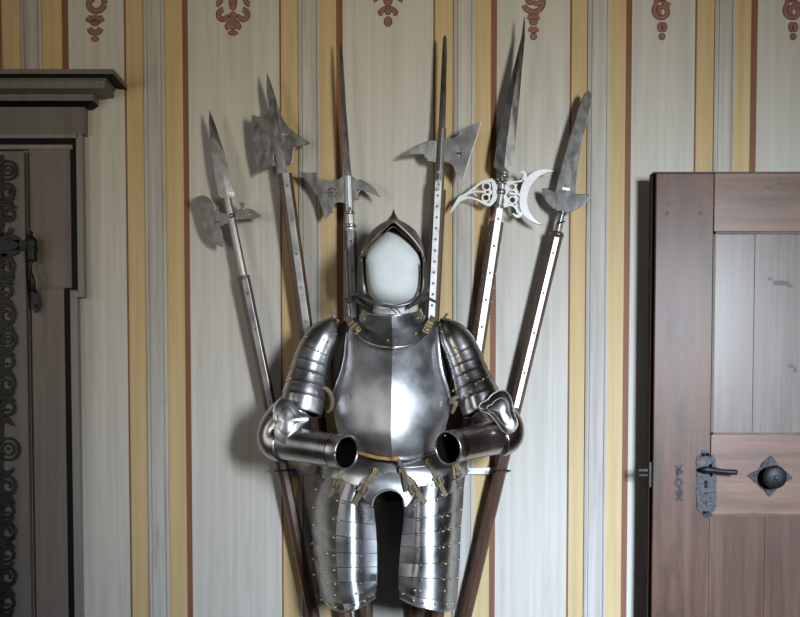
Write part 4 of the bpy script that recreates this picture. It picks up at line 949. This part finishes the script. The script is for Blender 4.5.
ca = patch('crotch_arch', [[(*p, -.316) for p in top], [(*p, -.313) for p in mid], [(*p, -.316) for p in arch]], ST, fd, nu=33, nv=9)
ptube('arch_roll', [(*p, -.319) for p in arch], 1.3, M['steel'], ca, n=8, N=36)
rivets('rivet', [(372, 472.6), (377, 473.6), (384.6, 473.2), (392.4, 473), (400, 473)], 1.15, M['brass'], fd)
# tassets
LL = [[(318, 467), (324, 473), (332, 479), (346, 484), (359, 487.5), (368, 488)],
      [(314, 484), (321, 490), (330, 495.5), (340, 499.5), (355, 502.5), (373, 503)],
      [(310.5, 501.5), (317, 509), (326, 515), (337, 519.5), (355, 522.5), (375.5, 524)],
      [(311, 520), (318, 527), (326, 531.5), (336, 535), (355, 538), (376.5, 539)],
      [(312, 537), (319, 544), (327, 548.5), (336, 551.5), (355, 553), (377, 553)],
      [(313.5, 555), (320, 561), (328, 565), (337, 567), (355, 567), (377, 566.5)],
      [(315.5, 571.5), (322, 577), (329, 580.5), (338, 582), (355, 581.5), (377, 580)],
      [(319, 589), (325, 596), (333, 601), (343, 603.5), (358, 601), (376.4, 590)],
      [(320.5, 594), (326.4, 603), (334, 608.6), (344, 611.3), (358, 608), (375.5, 597)]]
LD = [-.135, -.208, -.262, -.300, -.303, -.258]
RL = [[(409, 488), (419, 487), (430, 483.6), (441, 479), (453, 473), (463, 466)],
      [(404, 503.5), (415, 502), (427, 499.5), (440, 496), (453, 491), (464.2, 484)],
      [(404, 518), (415, 518), (427, 517), (440, 514.5), (453, 510.5), (463, 505.5)],
      [(402.2, 534), (415, 533.5), (427, 532.5), (440, 530.5), (452, 527), (461.5, 522.5)],
      [(400.5, 546), (415, 547), (427, 546.5), (440, 545.5), (452, 543), (460.4, 540.5)],
      [(399.3, 562.5), (415, 563.5), (427, 563.5), (440, 562.5), (451, 560.5), (459.8, 557.5)],
      [(398.3, 576), (412, 577), (427, 578), (440, 578.5), (450, 578), (458.6, 576.5)],
      [(398.5, 588), (412, 595), (427, 599), (440, 600), (449, 600), (457.6, 597)],
      [(400, 597.5), (412, 604), (427, 608.5), (440, 610.5), (449, 610.5), (456, 607.6)]]
RD = [-.262, -.296, -.303, -.290, -.255, -.165]
def tasset(lines, dep, rv, kk=None):
    root_o = None
    for i in range(len(lines) - 1):
        a = lines[i]; b = lines[i + 1]
        r0 = [(p[0], p[1] - 1.2, d + .0035) for p, d in zip(a, dep)]
        r2 = [(p[0], p[1], d - .0006) for p, d in zip(b, dep)]
        def row(r):
            return cr(r, 31) if kk is None else cr(r[:kk + 1], 19) + cr(r[kk:], 13)[1:]
        A_, B_ = row(r0), row(r2); D3_ = row([(p[0], p[1] + 1.5, d + .008) for p, d in zip(b, dep)])
        C_ = [tuple((u + v) / 2 for u, v in zip(p, q)) for p, q in zip(A_, B_)]
        o = patch('tasset' if i == 0 else ('lame' if i < 7 else 'border'), [A_, C_, B_, D3_], SH, root_o or sa, resample=False, thick=.0014, crease=None if kk is None else 18)
        if i == 0: root_o = o
    ptube('border_roll', [(p[0], p[1], d - .004) for p, d in zip(lines[-1], dep)], 1.1, M['steel'], root_o, n=8, N=30)
    rivets('rivet', rv, 1.45, M['brass'], root_o)
    return root_o
rvL = [(315.4, 489.6), (333, 484.6), (345, 485), (337, 501), (343, 502.6), (313, 507.6), (333, 519), (338.6, 521), (364, 508.4), (313, 525), (327, 536.4), (333, 537.6), (364.4, 526), (312, 543.6), (326.6, 554), (333, 555.6), (360, 542), (313.2, 559), (326, 568.6), (333.4, 570.4), (360.4, 556.6), (314, 575), (327, 583.6), (335, 584.2), (360, 571.6), (330.6, 595), (334.6, 595.4), (356.4, 593.6), (361.4, 592.6), (360, 583.4),
       (318, 596), (321, 600), (326.4, 604), (334.4, 607.4), (345, 607.6), (355, 605), (365, 601.6), (373, 594.6)]
rvR = [(432, 485.4), (442, 495.4), (437, 500), (414.4, 505.6), (441.6, 517), (447.6, 516), (417.6, 519.6), (443, 531.6), (449, 530), (418.4, 534.6), (443.4, 547.6), (449.4, 546.6), (419.4, 549.6), (445.6, 564), (451, 564.4), (420.4, 565.4), (443.6, 579.6), (451, 579), (421, 580), (414.6, 590.6), (420, 591.2), (444.6, 591.2), (448.6, 591), (460.6, 488), (461, 510), (460, 526), (459, 543), (458.4, 560), (457.4, 578),
       (403, 594), (413.4, 600.6), (423, 603), (435.4, 604), (446.8, 604.4), (452, 604)]
tl = tasset(LL, LD, rvL, 3); tr = tasset(RL, RD, rvR)
# leather straps with buckles that hold the tassets
def strap(pts, w, bpos, root_m='leather_tan', ros=None):
    ys = [depth_at(*p) - .006 for p in pts]
    def fn(x, y):
        t = min(max((y - pts[0][1]) / (pts[-1][1] - pts[0][1]), 0), 1) * (len(pts) - 1); i = min(int(t), len(pts) - 2)
        return ys[i] + (ys[i + 1] - ys[i]) * (t - i)
    s = ribbon('tasset_strap', pts, w, fn, .004, M[root_m], sa, bevel=.001)
    if bpos:
        t = (bpos[1] - pts[0][1]) / (pts[-1][1] - pts[0][1])
        ux, uy = pts[-1][0] - pts[0][0], pts[-1][1] - pts[0][1]; l = math.hypot(ux, uy); ux /= l; uy /= l
        mbb = MB(); h = w * .78; g = 4.2
        c4 = [(bpos[0] + sx * h * -uy + sy * g * ux, bpos[1] + sx * h * ux + sy * g * uy) for sx, sy in ((-1, -1), (1, -1), (1, 1), (-1, 1))]
        yb = fn(*bpos) - .005
        for i in range(4): ribbon_geo([c4[i], c4[(i + 1) % 4]], 1.3, yb, .004, mb=mbb, N=3)
        ribbon_geo([(bpos[0] - ux * g, bpos[1] - uy * g), (bpos[0] + ux * g, bpos[1] + uy * g)], 1.2, yb - .002, .003, mb=mbb, N=3)
        o = mbb.build('buckle', M['bronze'], s, smooth=False); fixn(o)
    if ros:
        mbb = MB(); yb = depth_at(*ros) - .007
        mbb.add(*dome_geo(U(ros[0], ros[1], yb), 1.5 / 340, .8))
        for k in range(7): mbb.add(*dome_geo(U(ros[0] + 2.5 * math.cos(k * 2 * PI / 7), ros[1] + 2.5 * math.sin(k * 2 * PI / 7), yb + .001), 1.15 / 340, .7))
        o = mbb.build('rosette', M['brass'], s); fixn(o)
    return s
strap([(374.6, 473), (369, 481), (362, 491), (354, 504)], 5.6, (363, 489), ros=(375.6, 471))
strap([(344, 466), (341, 473), (336, 483), (329.4, 497)], 4.6, (336.4, 483.4))
strap([(319.8, 466), (318.4, 474), (314, 487)], 3.6, (318.4, 472.6), 'leather_dark')
strap([(403.6, 473), (408, 480), (415, 489), (425.4, 503.4)], 5.4, (415, 489), ros=(402, 471))
strap([(429.4, 463), (433, 470), (438.6, 481), (446, 496.4)], 4.8, (438.8, 480.6), ros=(428.6, 461.6))
strap([(455, 464.6), (457, 472), (460.6, 484)], 3.4, (456.4, 468.4))
strap([(453.6, 466), (454.6, 479)], 2.6, None)
# waist belt
def fbelt(x, y): return -.330 + ((x - 391) / 48) ** 2 * .07
bl = ribbon('waist_belt', [(352, 450), (358, 452.4), (368, 455.4), (380, 458), (391, 459.4)], [3, 3.2, 3.2, 3.2, 3], fbelt, .005, M['leather_orange'], sa, bevel=.001)
ptube('belt_knot', [(390, 458.6, -.325), (394, 459, -.33), (398, 458.6, -.325)], [1.8, 2.4, 1.8], M['leather_orange'], bl, n=8)
ribbon('belt_tongue', [(397.4, 458.6), (401, 464), (403.4, 472), (405, 482), (406, 492)], [3, 3.8, 4, 4, 3], lambda x, y: fbelt(x, y) - .002, .004, M['leather_dark'], bl, bevel=.001)

# ------------------------------------------------------------------ view
sc = bpy.context.scene
sc.view_settings.view_transform = 'Standard'; sc.view_settings.look = 'None'
sc.view_settings.gamma = 1; sc.view_settings.use_curve_mapping = False
sc.view_settings.exposure = 0.0
try:
    sc.cycles.use_denoising = True; sc.cycles.denoiser = 'OPENIMAGEDENOISE'
    sc.cycles.max_bounces = 8; sc.cycles.sample_clamp_indirect = 6
except Exception: pass
